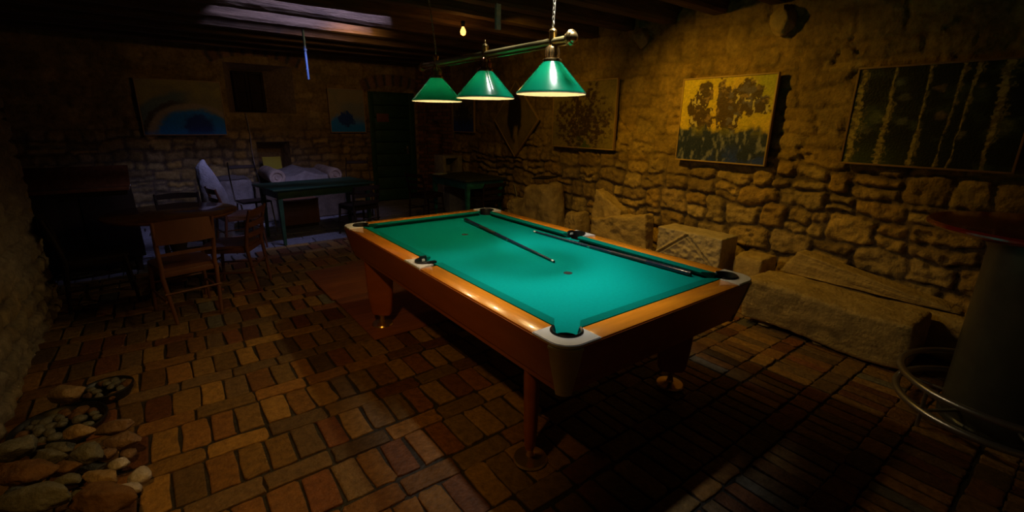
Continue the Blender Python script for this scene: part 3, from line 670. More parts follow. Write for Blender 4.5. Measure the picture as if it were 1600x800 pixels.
def p_big(x, z):
    c = mixc((.012, .014, .008), (.05, .07, .035), sstep(.0, .6, F3(x, z, 7, 41)))
    c = mixc(c, (.045, .065, .015), sstep(.35, .0, z) * sstep(.6, .2, x))
    for (bx, bz, br, cc) in ((.17, .5, .09, (.16, .19, .10)), (.32, .7, .06, (.14, .14, .08)), (.33, .45, .07, (.12, .13, .09)), (.52, .78, .05, (.26, .18, .08)), (.56, .5, .06, (.2, .14, .07)), (.70, .33, .05, (.22, .2, .11)), (.9, .40, .10, (.14, .15, .05)), (.74, .78, .05, (.18, .14, .06)), (.27, .85, .06, (.13, .15, .1)), (.12, .35, .06, (.14, .14, .1))):
        dd = np.hypot((x - bx) * 1.3, z - bz) + .04 * F3(x, z, 22, 43); c = mixc(c, cc, sstep(br, br * .3, dd) * (.5 + .5 * sstep(-.2, .4, F3(x, z, 30, 44))))
    for (tx, wd, ln) in ((.035, .030, 1.), (.235, .028, 1), (.44, .024, 1), (.60, .018, .9), (.675, .016, .9), (.845, .030, 1)):
        cen = tx + .012 * fbm(z * 7, z * 0 + tx * 40, 0, 47, 3) + (.03 * (z - .3) if tx in (.6, .675) else 0)
        ww = wd * (.62 + .42 * np.sin(z * 3.1 + tx * 6)) * (1 + .9 * fbm(x * 50, z * 40, 0, 49, 2))
        c = mixc(c, (.30, .24, .08), sstep(.012, .004, abs(x - cen - ww * 1.5 - .01 * fbm(z * 22, z * 0 + tx * 9, 0, 57, 3))) * .7 * sstep(-.2, .3, F3(x, z, 14, 58)))
        c = mixc(c, mixc((.48, .39, .13), (.20, .15, .05), sstep(-.2, .4, F3(x, z, 40, 51))), sstep(ww, ww * .6, abs(x - cen)) * .95)
    return c * (1 + .2 * F3(x, z, 60, 33, 2)[..., None])
def p_dim(x, z):
    c = mixc((.33, .26, .08), (.24, .20, .06), sstep(-.3, .4, F3(x, z, 4, 61)))
    r = np.hypot((x - .5), (z - .42) * 1.0); st = fbm(x * 24, z * 24, 0, 63, 4)
    m = sstep(-.05, .3, st + .6 * (1 - r / .5)) * sstep(.58, .4, r)
    up = sstep(.10, .05, abs(x - .62 - .12 * (z - .7))) * sstep(.5, .6, z) * sstep(-.1, .2, st + .2)
    c = mixc(c, mixc((.05, .025, .02), (.20, .12, .08), sstep(.1, .6, F3(x, z, 36, 65))), np.maximum(m, up) * .9)
    c = mixc(c, (.10, .15, .02), sstep(.16, .06, abs(x - .55)) * sstep(.28, .1, z) * sstep(-.2, .2, F3(x, z, 14, 66)))
    return c * (1 + .2 * F3(x, z, 60, 33, 2)[..., None])
def p_dia(x, z):       # before the 45 degree turn
    c = mixc((.28, .21, .07), (.20, .15, .05), sstep(-.3, .4, F3(x, z, 4, 71)))
    X_ = (x - .5) * .707 + (z - .5) * .707; Z_ = -(x - .5) * .707 + (z - .5) * .707
    d = np.hypot((X_ + .02) / .26, (Z_ - .06) / .52) + .2 * F3(x, z, 6, 73)
    c = mixc(c, (.025, .020, .012), sstep(1., .75, d)); c = mixc(c, (.36, .26, .08), sstep(.10, .03, abs(X_ - .02 - .08 * F3(x, z, 5, 75))) * sstep(-.08, -.18, Z_))
    return c
def p_blue(x, z):
    c = mixc((.20, .17, .10), (.12, .11, .07), sstep(-.3, .4, F3(x, z, 6, 81)))
    c = mixc(c, (.035, .06, .42), sstep(.45, .30, z + .1 * F3(x, z, 6, 83))); c = mixc(c, (.03, .03, .03), sstep(.35, .2, np.hypot((x - .5) * .8, (z - .5) * .9) + .3 * F3(x, z, 14, 85)) * .8); return c
def p_wave(x, z):
    c = mixc((.40, .34, .10), (.30, .27, .12), sstep(-.3, .4, F3(x, z, 5, 91)))
    d = np.hypot((x - .62) / .62, (z - .02) / .62) + .05 * F3(x, z, 10, 92)
    c = mixc(c, (.10, .20, .24), sstep(.25, .1, abs(d - 1.1)) * sstep(.75, .4, x) * .8); c = mixc(c, (.09, .07, .05), sstep(.10, .02, abs(d - .98) + .06 * F3(x, z, 30, 93)) * sstep(.62, .35, x))
    c = mixc(c, (.42, .34, .28), sstep(.12, .02, abs(d - .84)) * .8)
    c = mixc(c, (.01, .26, .90), sstep(.82, .66, d + .05 * F3(x, z, 18, 94))); dk = np.hypot((x - .66) / .22, (z - .12) / .32) + .25 * F3(x, z, 14, 95)
    c = mixc(c, (.01, .06, .40), sstep(1., .6, dk)); c = mixc(c, (.01, .26, .9), sstep(.10, .0, z) * .5); return c
def p_small(x, z):
    c = mixc((.36, .30, .16), (.30, .28, .18), sstep(-.3, .4, F3(x, z, 5, 101)))
    c = mixc(c, (.01, .26, .90), sstep(.42, .22, z + .1 * F3(x, z, 5, 103))); c = mixc(c, (.20, .25, .28), sstep(.35, .15, abs(z - .45)) * .6 * sstep(.1, .5, x))
    dk = np.hypot((x - .45) / .27, (z - .30) / .20) + .45 * F3(x, z, 12, 105); c = mixc(c, (.01, .06, .36), sstep(1., .7, dk)); return c
painting('painting', 1.44, 1.66, .93, .80, 'R', p_yellow, 'bright yellow painting with dark leafy strokes over a blue base, on the right stone wall')
painting('painting', -.14, 1.69, .98, .71, 'R', p_big, 'wide dark painting with pale wavy vertical trunks, at the right end of the stone wall', fm=mat('brown strip frame', (.26, .15, .07), .5))
painting('painting', 3.38, 1.72, 1.12, .82, 'R', p_dim, 'olive painting of tangled brown branches, just right of the diamond shaped one')
painting('painting', 4.83, 1.66, .78, .78, 'R', p_dia, 'diamond shaped brown painting hung on its corner', rot=R(45))
painting('painting', 6.42, 1.73, .72, .56, 'R', p_blue, 'small deep blue painting nearest the far corner of the right wall', off=.06)
painting('painting', -.69, 1.77, 1.07, .80, 'B', p_wave, 'wide painting of a blue wave, left of the window niche on the back wall', off=.06, tilt=R(0))
painting('painting', 1.86, 1.79, .64, .76, 'B', p_small, 'narrow painting with a blue lower end, between window niche and green door', off=.06)

# ------------------------------------------------------------------ stones
def rock_bm(dim, seed, sub=4, planes=12, sharp=.35, rough=.06, roundness=0.):
    rng = random.Random(seed); b = bmesh.new(); bmesh.ops.create_icosphere(b, subdivisions=sub, radius=1)
    D = np.array([v.co[:] for v in b.verts]); D /= np.linalg.norm(D, axis=1)[:, None]
    r = np.full(len(D), 1.25)
    planes = planes + 12; ph = rng.random() * 6
    for k in range(planes):
        zz = 1 - 2 * (k + .5) / planes; an = k * 2.39996 + ph; rr = math.sqrt(1 - zz * zz)
        n = np.array([rr * math.cos(an), rr * math.sin(an), zz]) + np.array([rng.gauss(0, .22), rng.gauss(0, .22), rng.gauss(0, .22)]); n /= np.linalg.norm(n)
        dd = rng.uniform(.70, 1.); q = D @ n; lim = np.where(q > .05, dd / np.maximum(q, .05), 9)
        k_ = .012; h = np.clip(.5 + .5 * (lim - r) / k_, 0, 1); r = lim * (1 - h) + r * h - k_ * h * (1 - h)
    r = r * (1 - roundness) + roundness
    P = D * r[:, None]; n1 = fbm(P[:, 0] * 2.2, P[:, 1] * 2.2, P[:, 2] * 2.2, seed, 5); n2 = fbm(P[:, 0] * 9, P[:, 1] * 9, P[:, 2] * 9, seed + 50, 3)
    P = P * (1 + rough * 1.6 * n1 + rough * .5 * n2)[:, None]
    P = P / np.abs(P).max(0) * np.array(dim) / 2
    for v, p in zip(b.verts, P): v.co = p
    return b
def rock(name, loc, dim, rot, seed, m, label, cat='rock', group=None, parent=None, **k):
    mb = MB(); mb._add(rock_bm(dim, seed, **k))
    o = mb.build(name, m, parent, M=Euler([R(a) for a in rot]).to_matrix().to_4x4()); o.location = loc
    me = o.data; me.set_sharp_from_angle(angle=R(60))
    if label: tag(o, label, cat, group)
    return o
def block(name, x0, x1, y0, y1, z0, z1, seed, m, label=None, cat='stone block', sub=26, rough=.010, cham=.02, parent=None, rz=0, extra=None):
    """hewn stone block: subdivided rounded box with noise"""
    b = bmesh.new(); bmesh.ops.create_cube(b, size=2); bmesh.ops.subdivide_edges(b, edges=b.edges[:], cuts=sub, use_grid_fill=True)
    P = np.array([v.co[:] for v in b.verts]); hs = np.array([(x1 - x0) / 2, (y1 - y0) / 2, (z1 - z0) / 2]); P = P * hs
    inner = np.clip(P, -(hs - cham), hs - cham); dv = P - inner; ln = np.linalg.norm(dv, axis=1)[:, None]; P = inner + dv / np.maximum(ln, 1e-6) * np.minimum(ln, cham)
    s = 1. / max(hs) * 1.0
    nrm = dv / np.maximum(ln, 1e-6); a = fbm(P[:, 0] * 4, P[:, 1] * 4, P[:, 2] * 4, seed, 4) * 1.6 + .6 * fbm(P[:, 0] * 18, P[:, 1] * 18, P[:, 2] * 18, seed + 9, 3)
    P = P + nrm * (a * rough)[:, None]
    if extra: P = extra(P, hs)
    for v, p in zip(b.verts, P): v.co = p
    mb = MB(); mb._add(b); o = mb.build(name, m, parent); o.location = ((x0 + x1) / 2, (y0 + y1) / 2, (z0 + z1) / 2); o.rotation_euler = (0, 0, rz)
    o.data.set_sharp_from_angle(angle=R(70))
    if label: tag(o, label, cat)
    return o
def bench_shape(P, hs):
    P = P.copy(); t = (P[:, 2] / hs[2] + 1) / 2; P[:, 0] += (1 - t) * .05 * (P[:, 0] < 0); P[:, 2] += .015 * np.sin(P[:, 1] * 5); return P
block('stone_bench', 2.62, 3.10, -.50, .62, .035, .385, 3, M_stone, 'long hewn stone block lying like a bench on the floor along the right wall', 'stone bench', sub=40, rough=.014, cham=.03, extra=bench_shape)
for (y, s) in ((-.38, 5), (.45, 6), (.05, 9)): rock('wedge_stone', (2.80, y, .015), (.22, .12, .028), (0, 0, 20), s, M_stone, 'small flat wedge stone under the ' + {5: 'near end', 6: 'far end', 9: 'middle'}[s] + ' of the long stone block', 'stone', sub=2)
block('stone_ledge', 3.13, 3.44, -1.6, .58, 0, .34, 13, M_stone, 'low stone ledge between the long stone block and the right wall', 'ledge', sub=36, rough=.025, cham=.06)
block('stone_block', 3.02, 3.34, .66, .92, 0, .47, 15, M_stone, 'small squared stone block between the carved block and the long bench block', sub=18, rough=.012, cham=.03)
# (slab on the ledge is built with the other outline stones below)
# carved pediment block
def ped(P, hs):
    P = P.copy(); front = P[:, 0] < -hs[0] * .86
    y = P[:, 1]; z = P[:, 2]
    def seg(ax, az, bx, bz):
        d = np.array([bx - ax, bz - az]); t = np.clip(((y - ax) * d[0] + (z - az) * d[1]) / (d @ d), 0, 1); return np.hypot(y - ax - t * d[0], z - az - t * d[1])
    a = np.minimum(seg(-hs[1] * .95, -hs[2] * .75, .0, hs[2] * .85), seg(hs[1] * .95, -hs[2] * .55, .0, hs[2] * .85)); a = np.minimum(a, seg(-hs[1], -hs[2] * .80, hs[1], -hs[2] * .80))
    g = .022 * sstep(.012, .005, a) - .012 * sstep(.034, .024, a) * (a > .012)
    dd = np.hypot(y + .0, z + .02); ro = -.016 * sstep(.058, .05, dd) + .014 * sstep(.03, .018, dd)
    for cy in (-.13, .13): d2 = np.hypot(y - cy, z + .06); ro = ro - .012 * sstep(.04, .03, d2) + .012 * sstep(.016, .01, d2)
    orn = .010 * vnoise(y * 34, z * 34, y * 0, 8)
    P[:, 0] += front * (g + ro + orn); return P
block('stone_plinth', 2.98, 3.36, 1.00, 1.72, 0, .212, 18, M_stone, 'plain low stone plinth under the carved pediment block', 'plinth', sub=16)
block('carved_block', 2.93, 3.22, 1.00, 1.70, .232, .60, 17, mat('pale carved limestone', (.50, .42, .30), .9, var=.22, scale=14, bump=.5, bscale=50, spec=.15), 'pale stone block carved with a triangular pediment beside the pool table', 'carved stone', sub=56, rough=.006, cham=.012, extra=ped)
# broken stones further along
def quad(name, x0, x1, c, seed, label, cat, cham=.03, rough=.028, sub=30, grain=1.):
    """stone whose side outline is the four (y, z) corners c: near low, far low, far high, near high"""
    ym = sum(p[0] for p in c) / 4; zm = max(p[1] for p in c) / 2
    def ex(P, hs):
        P = P.copy(); a = (P[:, 1] / .5 + 1) / 2; b = (P[:, 2] / .5 + 1) / 2
        for k, ax in ((0, 1), (1, 2)):
            v = c[0][k] * (1 - a) * (1 - b) + c[1][k] * a * (1 - b) + c[2][k] * a * b + c[3][k] * (1 - a) * b
            P[:, ax] = v - (ym if k == 0 else zm)
        n = fbm(P[:, 0] * 3 + seed, P[:, 1] * 3, P[:, 2] * 3, seed, 4); f = P[:, 0] < 0
        P[:, 0] += grain * (.05 * n * f) + grain * .012 * fbm(P[:, 1] * 14, P[:, 2] * 14, 0, seed + 3, 3) * f; P[:, 2] += grain * .025 * fbm(P[:, 1] * 6, P[:, 0] * 6, 0, seed + 7, 3) * (P[:, 2] > 0); return P
    o = block(name, x0, x1, ym - .5, ym + .5, zm - .5, zm + .5, seed, M_stone, label, cat, sub=sub, rough=rough, cham=cham, extra=ex); return o
quad('broken_stone', 3.02, 3.20, [(1.84, 0), (2.80, 0), (2.74, .50), (1.96, .66)], 71, 'broad broken stone slab with a sloping top, right of the pointed stone by the wall', 'broken stone', cham=.03)
quad('leaning_slab', 3.24, 3.40, [(-.62, .35), (.60, .35), (.48, .56), (-.50, .39)], 16, 'low sloping stone slab on the ledge behind the long stone block', 'stone slab', cham=.02, rough=.008, grain=.2)
quad('pointed_stone', 3.24, 3.40, [(2.40, 0), (2.98, 0), (2.90, .82), (2.46, .62)], 77, 'upright pointed stone fragment behind the broad broken slab', 'stone', cham=.025)
quad('small_boulder', 3.10, 3.36, [(3.02, 0), (3.34, 0), (3.28, .46), (3.06, .50)], 79, 'small rounded boulder between the broken slab and the large round topped boulder', 'boulder', cham=.09, rough=.03)
quad('boulder', 3.08, 3.38, [(3.40, 0), (4.34, 0), (4.16, .74), (3.58, .84)], 83, 'large round topped boulder leaning on the wall beyond the pool table', 'boulder', cham=.13, rough=.03, sub=34)
quad('small_boulder', 3.12, 3.36, [(4.38, 0), (4.62, 0), (4.60, .46), (4.42, .50)], 85, 'low rounded boulder beside the legs of the turquoise table', 'boulder', cham=.08, rough=.03)
bk = MB(); bk.box(-.10, .10, -.17, .17, 0, .018, .002); o = bk.build('thin_tray', M_black); o.location = (3.22, 3.84, .865); o.rotation_euler = (R(-5), R(-6), 0)
tag(o, 'thin dark board lying on top of the large round boulder', 'board')
cd = MB(); cd.box(-.10, .10, -.003, .003, 0, .20, 0, Matrix.Rotation(R(-14), 4, 'X')); o = cd.build('yellow_card', M_pale); o.location = (3.24, 4.52, .505); o.rotation_euler = (0, 0, R(60))
tag(o, 'pale yellow card standing on the low boulder behind the turquoise table', 'card')
# corbels
for (y, z, sz, s, lab) in ((1.02, 2.50, (.22, .22, .27), 91, 'rounded stone corbel at the top of the wall above the yellow painting'), (2.56, 2.56, (.20, .24, .26), 93, 'squared stone corbel at the top of the wall beyond the yellow painting')):
    rock('stone_corbel', (WX - .04, y, z), sz, (0, 0, 0), s, M_stone, lab, 'corbel', planes=7, rough=.03)
# upright weathered stone
def menhir():
    b = bmesh.new(); n = 36; rings = []; K = 44
    for k in range(K + 1):
        t = k / K; z = 1.10 * t
        xl = np.interp(z, [0, .4, .6, .8, 1.0, 1.06, 1.1], [-.68, -.70, -.75, -.76, -.75, -.71, -.67]) + .62; xr = np.interp(z, [0, .4, .5, .62, .8, .95, 1.04, 1.1], [-.42, -.41, -.43, -.44, -.51, -.57, -.62, -.64]) + .62
        wx = (xr - xl) / 2; cx = (xl + xr) / 2; wy = wx * .85
        ring = []
        for j in range(n):
            a = 2 * PI * j / n; ca, sa = math.cos(a), math.sin(a)
            q = 1 + .22 * float(fbm(np.array(ca * 1.6), np.array(sa * 1.6), np.array(z * 4.), 5, 4)) + .03 * float(vnoise(np.array(ca * 9), np.array(sa * 9), np.array(z * 22.), 8))
            ring.append(b.verts.new((cx + ca * wx * q, sa * wy * q, z)))
        rings.append(ring)
    for r0, r1 in zip(rings, rings[1:]):
        for j in range(n): b.faces.new((r0[j], r0[(j + 1) % n], r1[(j + 1) % n], r1[j]))
    b.faces.new(rings[0][::-1]); b.faces.new(rings[-1]); bmesh.ops.recalc_face_normals(b, faces=b.faces)
    mb = MB(); mb._add(b); o = mb.build('standing_stone', M_marble); o.location = (-.62, 6.15, 0); tag(o, 'tall weathered standing stone behind the round table', 'standing stone')
menhir()
# carved scroll stone on its base
SC = empty('scroll_stone', (.78, 7.45, .598), 0, 'long carved marble stone with two scroll shaped ends by the back wall', 'carved stone')
def scroll_body():
    b = bmesh.new(); prof = []   # cross-section in x,z extruded along y with noise
    nx, ny = 60, 24; rings = []
    for j in range(ny + 1):
        y = -.42 + .95 * j / ny; ring = []
        for i in range(nx + 1):
            t = i / nx; x = -.52 + 1.04 * t
            s = abs(x) / .52; z = .16 + .05 * (1 - s) - .05 * math.sin(min(1, s * 1.05) * PI) + .06 * max(0, j / ny - .4)
            z += .012 * float(fbm(np.array(x * 6), np.array(y * 6), np.array(0.), 6, 3))
            ring.append(b.verts.new((x, y, z)))
        rings.append(ring)
    low = [[b.verts.new((v.co.x, v.co.y, 0)) for v in r_] for r_ in (rings[0], rings[-1])]
    for r0, r1 in zip(rings, rings[1:]):
        for i in range(nx): b.faces.new((r0[i], r0[i + 1], r1[i + 1], r1[i]))
    for r_, l_ in zip((rings[0], rings[-1]), low):
        for i in range(nx): b.faces.new((r_[i], r_[i + 1], l_[i + 1], l_[i]))
    bmesh.ops.recalc_face_normals(b, faces=b.faces); mb = MB(); mb._add(b); return mb
scroll_body().build('slab', M_marble, SC)
for sx in (-1, 1):
    mb = MB(); rr = .125 if sx < 0 else .115; cx = -.44 if sx < 0 else .46; P = []; 
    mb.lathe([(0, -.47), (rr * .25, -.475), (rr * .3, -.46), (rr * .55, -.462), (rr * .62, -.478), (rr * .9, -.476), (rr, -.455), (rr * .98, -.2), (rr * .90, .05), (rr * .95, .3), (rr * .92, .52), (0, .53)], n=36, M=Matrix.Translation((cx, 0, .13)) @ Matrix.Rotation(R(-90), 4, 'X'))
    mb.build('scroll', mat('warm worn marble', (.42, .33, .26), .85, var=.3, scale=12, bump=.6, bscale=40), SC)
block('stone_plinth', .02, 1.60, 7.12, 7.84, 0, .595, 27, mat('dark brown stone', (.13, .095, .065), .9, var=.3, scale=9, bump=.6, bscale=40), 'large stone plinth under the scroll stone by the back wall', 'plinth', sub=26, rough=.012)
block('stone_step', -.44, -.02, 7.0, 7.75, 0, .72, 29, mat('grey brown stone', (.20, .17, .15), .9, var=.3, scale=9, bump=.6, bscale=40), 'pale sloping stone block left of the scroll stone, lit blue from above', sub=18, rough=.02)
sn = MB(); sn.box(-.15, .15, -.004, .004, 0, .225, .001, Matrix.Rotation(R(-12), 4, 'X')); o = sn.build('yellow_sign', M_paper); o.location = (.50, BY + .09, .752); tag(o, 'bright yellow sheet leaning in the small niche of the back wall', 'sign')
cb = MB(); cb.tube([(.17, BY - .045, 1.72), (.19, BY - .055, 1.4), (.18, BY - .06, 1.1), (.20, BY - .055, .7)], .006, 8); tag(cb.build('wall_cable', mat('grey cable', (.4, .36, .34), .6)), 'thin pale cable running down the back wall left of the small niche', 'cable')
# marble box on pedestal near the far right corner
e = empty('hollow_marble_box', (3.22, 6.62, .66), R(0), 'pale hollow marble box open at the front, beyond the turquoise table', 'marble box')
mb = MB(); mb.box(-.20, -.14, -.18, .18, 0, .36, .008); mb.box(.10, .20, -.18, .18, 0, .36, .008); mb.box(-.14, .10, -.18, .18, .31, .36, .006); mb.box(-.14, .10, -.18, .18, 0, .05, .006); mb.box(-.14, .10, .12, .18, .05, .31)
mb.build('body', M_marble, e)
block('stone_pedestal', 3.00, 3.42, 6.42, 6.82, 0, .655, 47, M_marble, 'pale stone pedestal carrying the hollow marble box', 'pedestal', sub=14)
block('stone_block', 2.98, 3.36, 6.17, 6.38, 0, .46, 49, M_marble, 'pale squared stone standing behind the turquoise table legs', sub=14)

# ------------------------------------------------------------------ floor board
fb = MB(); fb.box(.0, 1.52, 2.05, 3.05, .0045, .017, .002); tag(fb.build('floor_board', M_board), 'reddish wooden board flat on the floor under the far half of the pool table', 'board')
fb = MB(); fb.box(-.02, 1.50, 3.056, 4.05, .0045, .017, .002); tag(fb.build('floor_board', M_board), 'reddish wooden board lying flat on the floor beyond the pool table, further sheet', 'board')

# ------------------------------------------------------------------ chairs
def chair(kind, loc, rz, m, label, group=None, h=.84, w=.40):
    c = empty('wooden_chair' if kind != 'folding' else 'folding_chair', loc, rz, label, 'chair', group)
    hw = w / 2; d = .40; t = .017
    # faces +y; back at -y
    for sx in (-1, 1):
        MB().tube([(sx * hw * .80, -.25, 0), (sx * (hw - .01), -.205, .40), (sx * (hw - .015), -.20, .46), (sx * (hw - .005), -.235, .66), (sx * hw, -.275, h)], [.014, .017, .018, .016, .012], 10).build('leg', m, c)
        MB().tube([(sx * (hw + .005), .215, 0), (sx * (hw - .015), .18, .435)], [.012, .018], 10).build('leg', m, c)
    pts = [(-hw + .02, -.19), (hw - .02, -.19), (hw + .01, .05), (hw, .19), (hw - .05, .215), (-hw + .05, .215), (-hw, .19), (-hw - .01, .05)]
    MB().prism(pts, .435, .458, .006).build('seat', m, c)
    fr = MB(); fr.box(-hw + .02, hw - .02, .165, .185, .385, .435, .003)
    for sx in (-1, 1): fr.box(sx * (hw - .02) - .009, sx * (hw - .02) + .009, -.18, .17, .39, .435, .003)
    fr.box(-hw + .02, hw - .02, -.205, -.188, .39, .435, .003); fr.build('seat_frame', m, c)
    for sx in (-1, 1):
        MB().cyl((sx * hw, -.235, .20), (sx * hw, .20, .20), .009).build('stretcher', m, c)
    MB().cyl((-hw, .20, .26), (hw, .20, .26), .009).build('stretcher', m, c); MB().cyl((-hw, -.235, .26), (hw, -.235, .26), .009).build('stretcher', m, c)
    def slat(z0, z1, y0, bow=.035, th=.011, nm='back_slat'):
        b = bmesh.new(); n = 12; A = []
        for k in range(n + 1):
            x = -hw + w * k / n; y = y0 - bow * (1 - (x / hw) ** 2); zz = .012 * (1 - (x / hw) ** 2)
            A.append([b.verts.new((x, y, z0 + .008)), b.verts.new((x, y + th, z0 + .008)), b.verts.new((x, y + th - .02 * (z1 - z0), z1 + zz)), b.verts.new((x, y - .02 * (z1 - z0), z1 + zz))])
        for k in range(n):
            for j in range(4): b.faces.new((A[k][j], A[k][(j + 1) % 4], A[k + 1][(j + 1) % 4], A[k + 1][j]))
        b.faces.new(A[0]); b.faces.new(A[-1][::-1]); bmesh.ops.recalc_face_normals(b, faces=b.faces); mb = MB(); mb._add(b); mb.build(nm, m, c)
    if kind == 'panel': slat(h - .19, h - .005, -.262, nm='backrest'); slat(.56, .585, -.222, .02)
    elif kind == 'ladder':
        slat(h - .07, h - .01, -.268); slat(h - .17, h - .12, -.255); slat(h - .27, h - .22, -.238)
    return c
M_c2 = mat('reddish brown wood', (.13, .045, .022), .42, var=.25, scale=6, coat=.2)
# round table
rt = empty('round_table', (-1.08, 4.28, 0), 0, 'round polished brown wooden table on a dark turned pedestal, on the left of the room', 'table')
MB().lathe([(0, .722), (.50, .722), (.532, .730), (.540, .742), (.536, .752), (.525, .756), (0, .756)], n=72).build('tabletop', M_table, rt)
MB().lathe([(.03, .10), (.075, .12), (.065, .2), (.045, .3), (.06, .38), (.075, .45), (.045, .56), (.05, .66), (.14, .715), (.14, .722), (0, .722)], n=28).build('pedestal', M_chairdk, rt)
for k in range(4):
    a = R(45 + 90 * k - 8); MB().tube([(0.05 * math.cos(a), .05 * math.sin(a), .17), (.2 * math.cos(a), .2 * math.sin(a), .13), (.36 * math.cos(a), .36 * math.sin(a), .03), (.41 * math.cos(a), .41 * math.sin(a), .02)], [.03, .026, .02, .02], 10).build('leg', M_chairdk, rt)
G1 = 'wooden chairs around the round table'
chair('panel', (-1.08, 3.53, 0), R(12), M_chair, 'brown wooden chair with curved panel back, nearest chair at the round table', G1, h=.85)
chair('ladder', (-.66, 4.0, 0), R(62), M_c2, 'brown wooden chair on the right side of the round table', G1, h=.80)
chair('ladder', (-1.00, 5.02, 0), R(182), M_chairdk, 'dark wooden chair beyond the round table', G1, h=.80)
chair('panel', (-1.68, 4.22, 0), R(-82), M_chairdk, 'dark wooden chair at the shadowy left side of the round table', G1, h=.82)
# dark cabinet / console behind
cbn = empty('wooden_cabinet', (-1.82, 5.6, 0), 0, 'large dark wooden cabinet with a sloping brown top, against the left of the back area', 'cabinet')
MB().box(-.62, .40, -.42, .30, .10, .88, .01).build('body', M_chairdk, cbn)
mb = MB(); mb.box(-.64, .42, -.46, -.30, .88, .915, .006); mb.box(-.64, .42, -.01, .012, -.02, .36, .004, Matrix.Translation((0, -.20, .90)) @ Matrix.Rotation(R(-58), 4, 'X')); mb.build('sloping_top', M_table, cbn)
for x in (-.42, .18):
    MB().box(x - .17, x + .26, -.435, -.42, .16, .84, .006).build('door', M_chairdk, cbn)
for x in (-.58, .36):
    for y in (-.38, .26): MB().cyl((x, y, 0), (x, y, .11), .03, .035, 12).build('leg', M_chairdk, cbn)
# green table
gt = empty('green_table', (.63, 5.85, 0), R(8.5), 'dark green painted wooden table in front of the scroll stone at the back', 'table')
MB().box(-.72, .72, -.41, .41, .725, .752, .005).build('tabletop', M_greentop, gt)
mb = MB(); mb.box(-.64, .64, -.35, -.33, .62, .725, .003); mb.box(-.64, .64, .33, .35, .62, .725, .003); mb.box(-.64, -.62, -.33, .33, .62, .725, .003); mb.box(.62, .64, -.33, .33, .62, .725, .003); mb.build('table_frame', M_green, gt)
for sx in (-1, 1):
    for sy in (-1, 1):
        mb = MB(); mb.lathe([(0, 0), (.024, 0), (.042, .70), (.042, .725), (0, .725)], n=4, M=Matrix.Translation((sx * .62, sy * .32, 0)) @ Matrix.Rotation(R(45), 4, 'Z')); mb.build('leg', M_green, gt)
G2 = 'chairs around the green table'
chair('ladder', (-.40, 5.62, 0), R(-80), M_c2, 'reddish brown chair at the left end of the green table', G2, h=.80)
bs = empty('box_seat', (.52, 6.46, 0), R(3), 'low brown box seat with a thin pale curved front edge beyond the green table', 'seat')
MB().box(-.27, .27, -.01, .30, .05, .415, .01).build('body', M_chair, bs)
MB().box(-.25, .25, .01, .28, 0, .05).build('base', M_chairdk, bs)
MB().prism([(-.28, -.005), (-.14, -.030), (0, -.038), (.14, -.030), (.28, -.005), (.28, .31), (-.28, .31)], .415, .432).build('seat', M_chair, bs)
MB().tube([(-.28, -.008, .447), (-.20, -.028, .432), (-.08, -.040, .424), (.08, -.042, .426), (.20, -.03, .437), (.30, -.008, .455)], .0045, 8).build('pale_edge', mat('pale edging', (.6, .58, .52), .5), bs)
chair('ladder', (1.10, 5.52, 0), R(12), M_chairdk, 'dark wooden chair pushed under the near right corner of the green table', G2, h=.74)
# folding chairs with steel edge rods
def steel_chair(loc, rz, label):
    c = empty('steel_frame_chair', loc, rz, label, 'chair', G2)
    for sx in (-1, 1): MB().tube([(sx * .20, .22, 0), (sx * .20, .12, .44), (sx * .20, -.16, .46), (sx * .19, -.30, .80), (sx * .17, -.38, 1.0)], .010, 8).build('side_tube', M_chrome, c)
    for sx in (-1, 1): MB().tube([(sx * .19, -.26, 0), (sx * .19, -.10, .44)], .010, 8).build('leg', M_chairdk, c)
    MB().prism([(-.19, -.18), (.19, -.18), (.19, .19), (-.19, .19)], .455, .475, .006).build('seat', M_chairdk, c)
    MB().box(-.18, .18, -.008, .008, -.025, .025, .004, Matrix.Translation((0, -.355, .93)) @ Matrix.Rotation(R(22), 4, 'X')).build('backrest', M_chairdk, c)
    return c
steel_chair((-.10, 6.50, 0), R(188), 'dark chair with thin shiny steel frame behind the left end of the green table')
steel_chair((1.50, 6.55, 0), R(165), 'dark chair with thin shiny steel frame behind the right end of the green table')
# turquoise table
tt = empty('turquoise_table', (2.98, 5.56, 0), R(2), 'small worn turquoise table with a dark top near the right wall', 'table')
MB().box(-.40, .40, -.58, .58, .722, .752, .005).build('tabletop', mat('dark olive tabletop', (.05, .06, .035), .45), tt)
mb = MB(); mb.box(-.35, .35, -.53, -.51, .60, .722, .003); mb.box(-.35, .35, .51, .53, .60, .722, .003); mb.box(-.35, -.33, -.51, .51, .60, .722, .003); mb.box(.33, .35, -.51, .51, .60, .722, .003); mb.build('table_frame', M_turq, tt)
for sx in (-1, 1):
    for sy in (-1, 1): MB().lathe([(0, 0), (.026, 0), (.044, .60), (.044, .722), (0, .722)], n=4, M=Matrix.Translation((sx * .325, sy * .505, 0)) @ Matrix.Rotation(R(45), 4, 'Z')).build('leg', M_turq, tt)
G3 = 'dark chairs around the turquoise table'
chair('ladder', (2.42, 5.95, 0), R(-75), M_chairdk, 'dark ladder back chair on the left side of the turquoise table', G3, h=.80)
chair('ladder', (2.96, 4.98, 0), R(3), M_chairdk, 'dark chair at the near end of the turquoise table', G3, h=.72)
bk = MB(); bk.box(-.11, .11, -.07, .07, 0, .012, .002); o = bk.build('folded_leaflet', mat('pale blue paper', (.55, .6, .7), .5)); o.location = (2.70, 5.98, .7525); o.rotation_euler = (0, 0, R(20)); tag(o, 'pale leaflet lying on the far left corner of the turquoise table', 'leaflet')

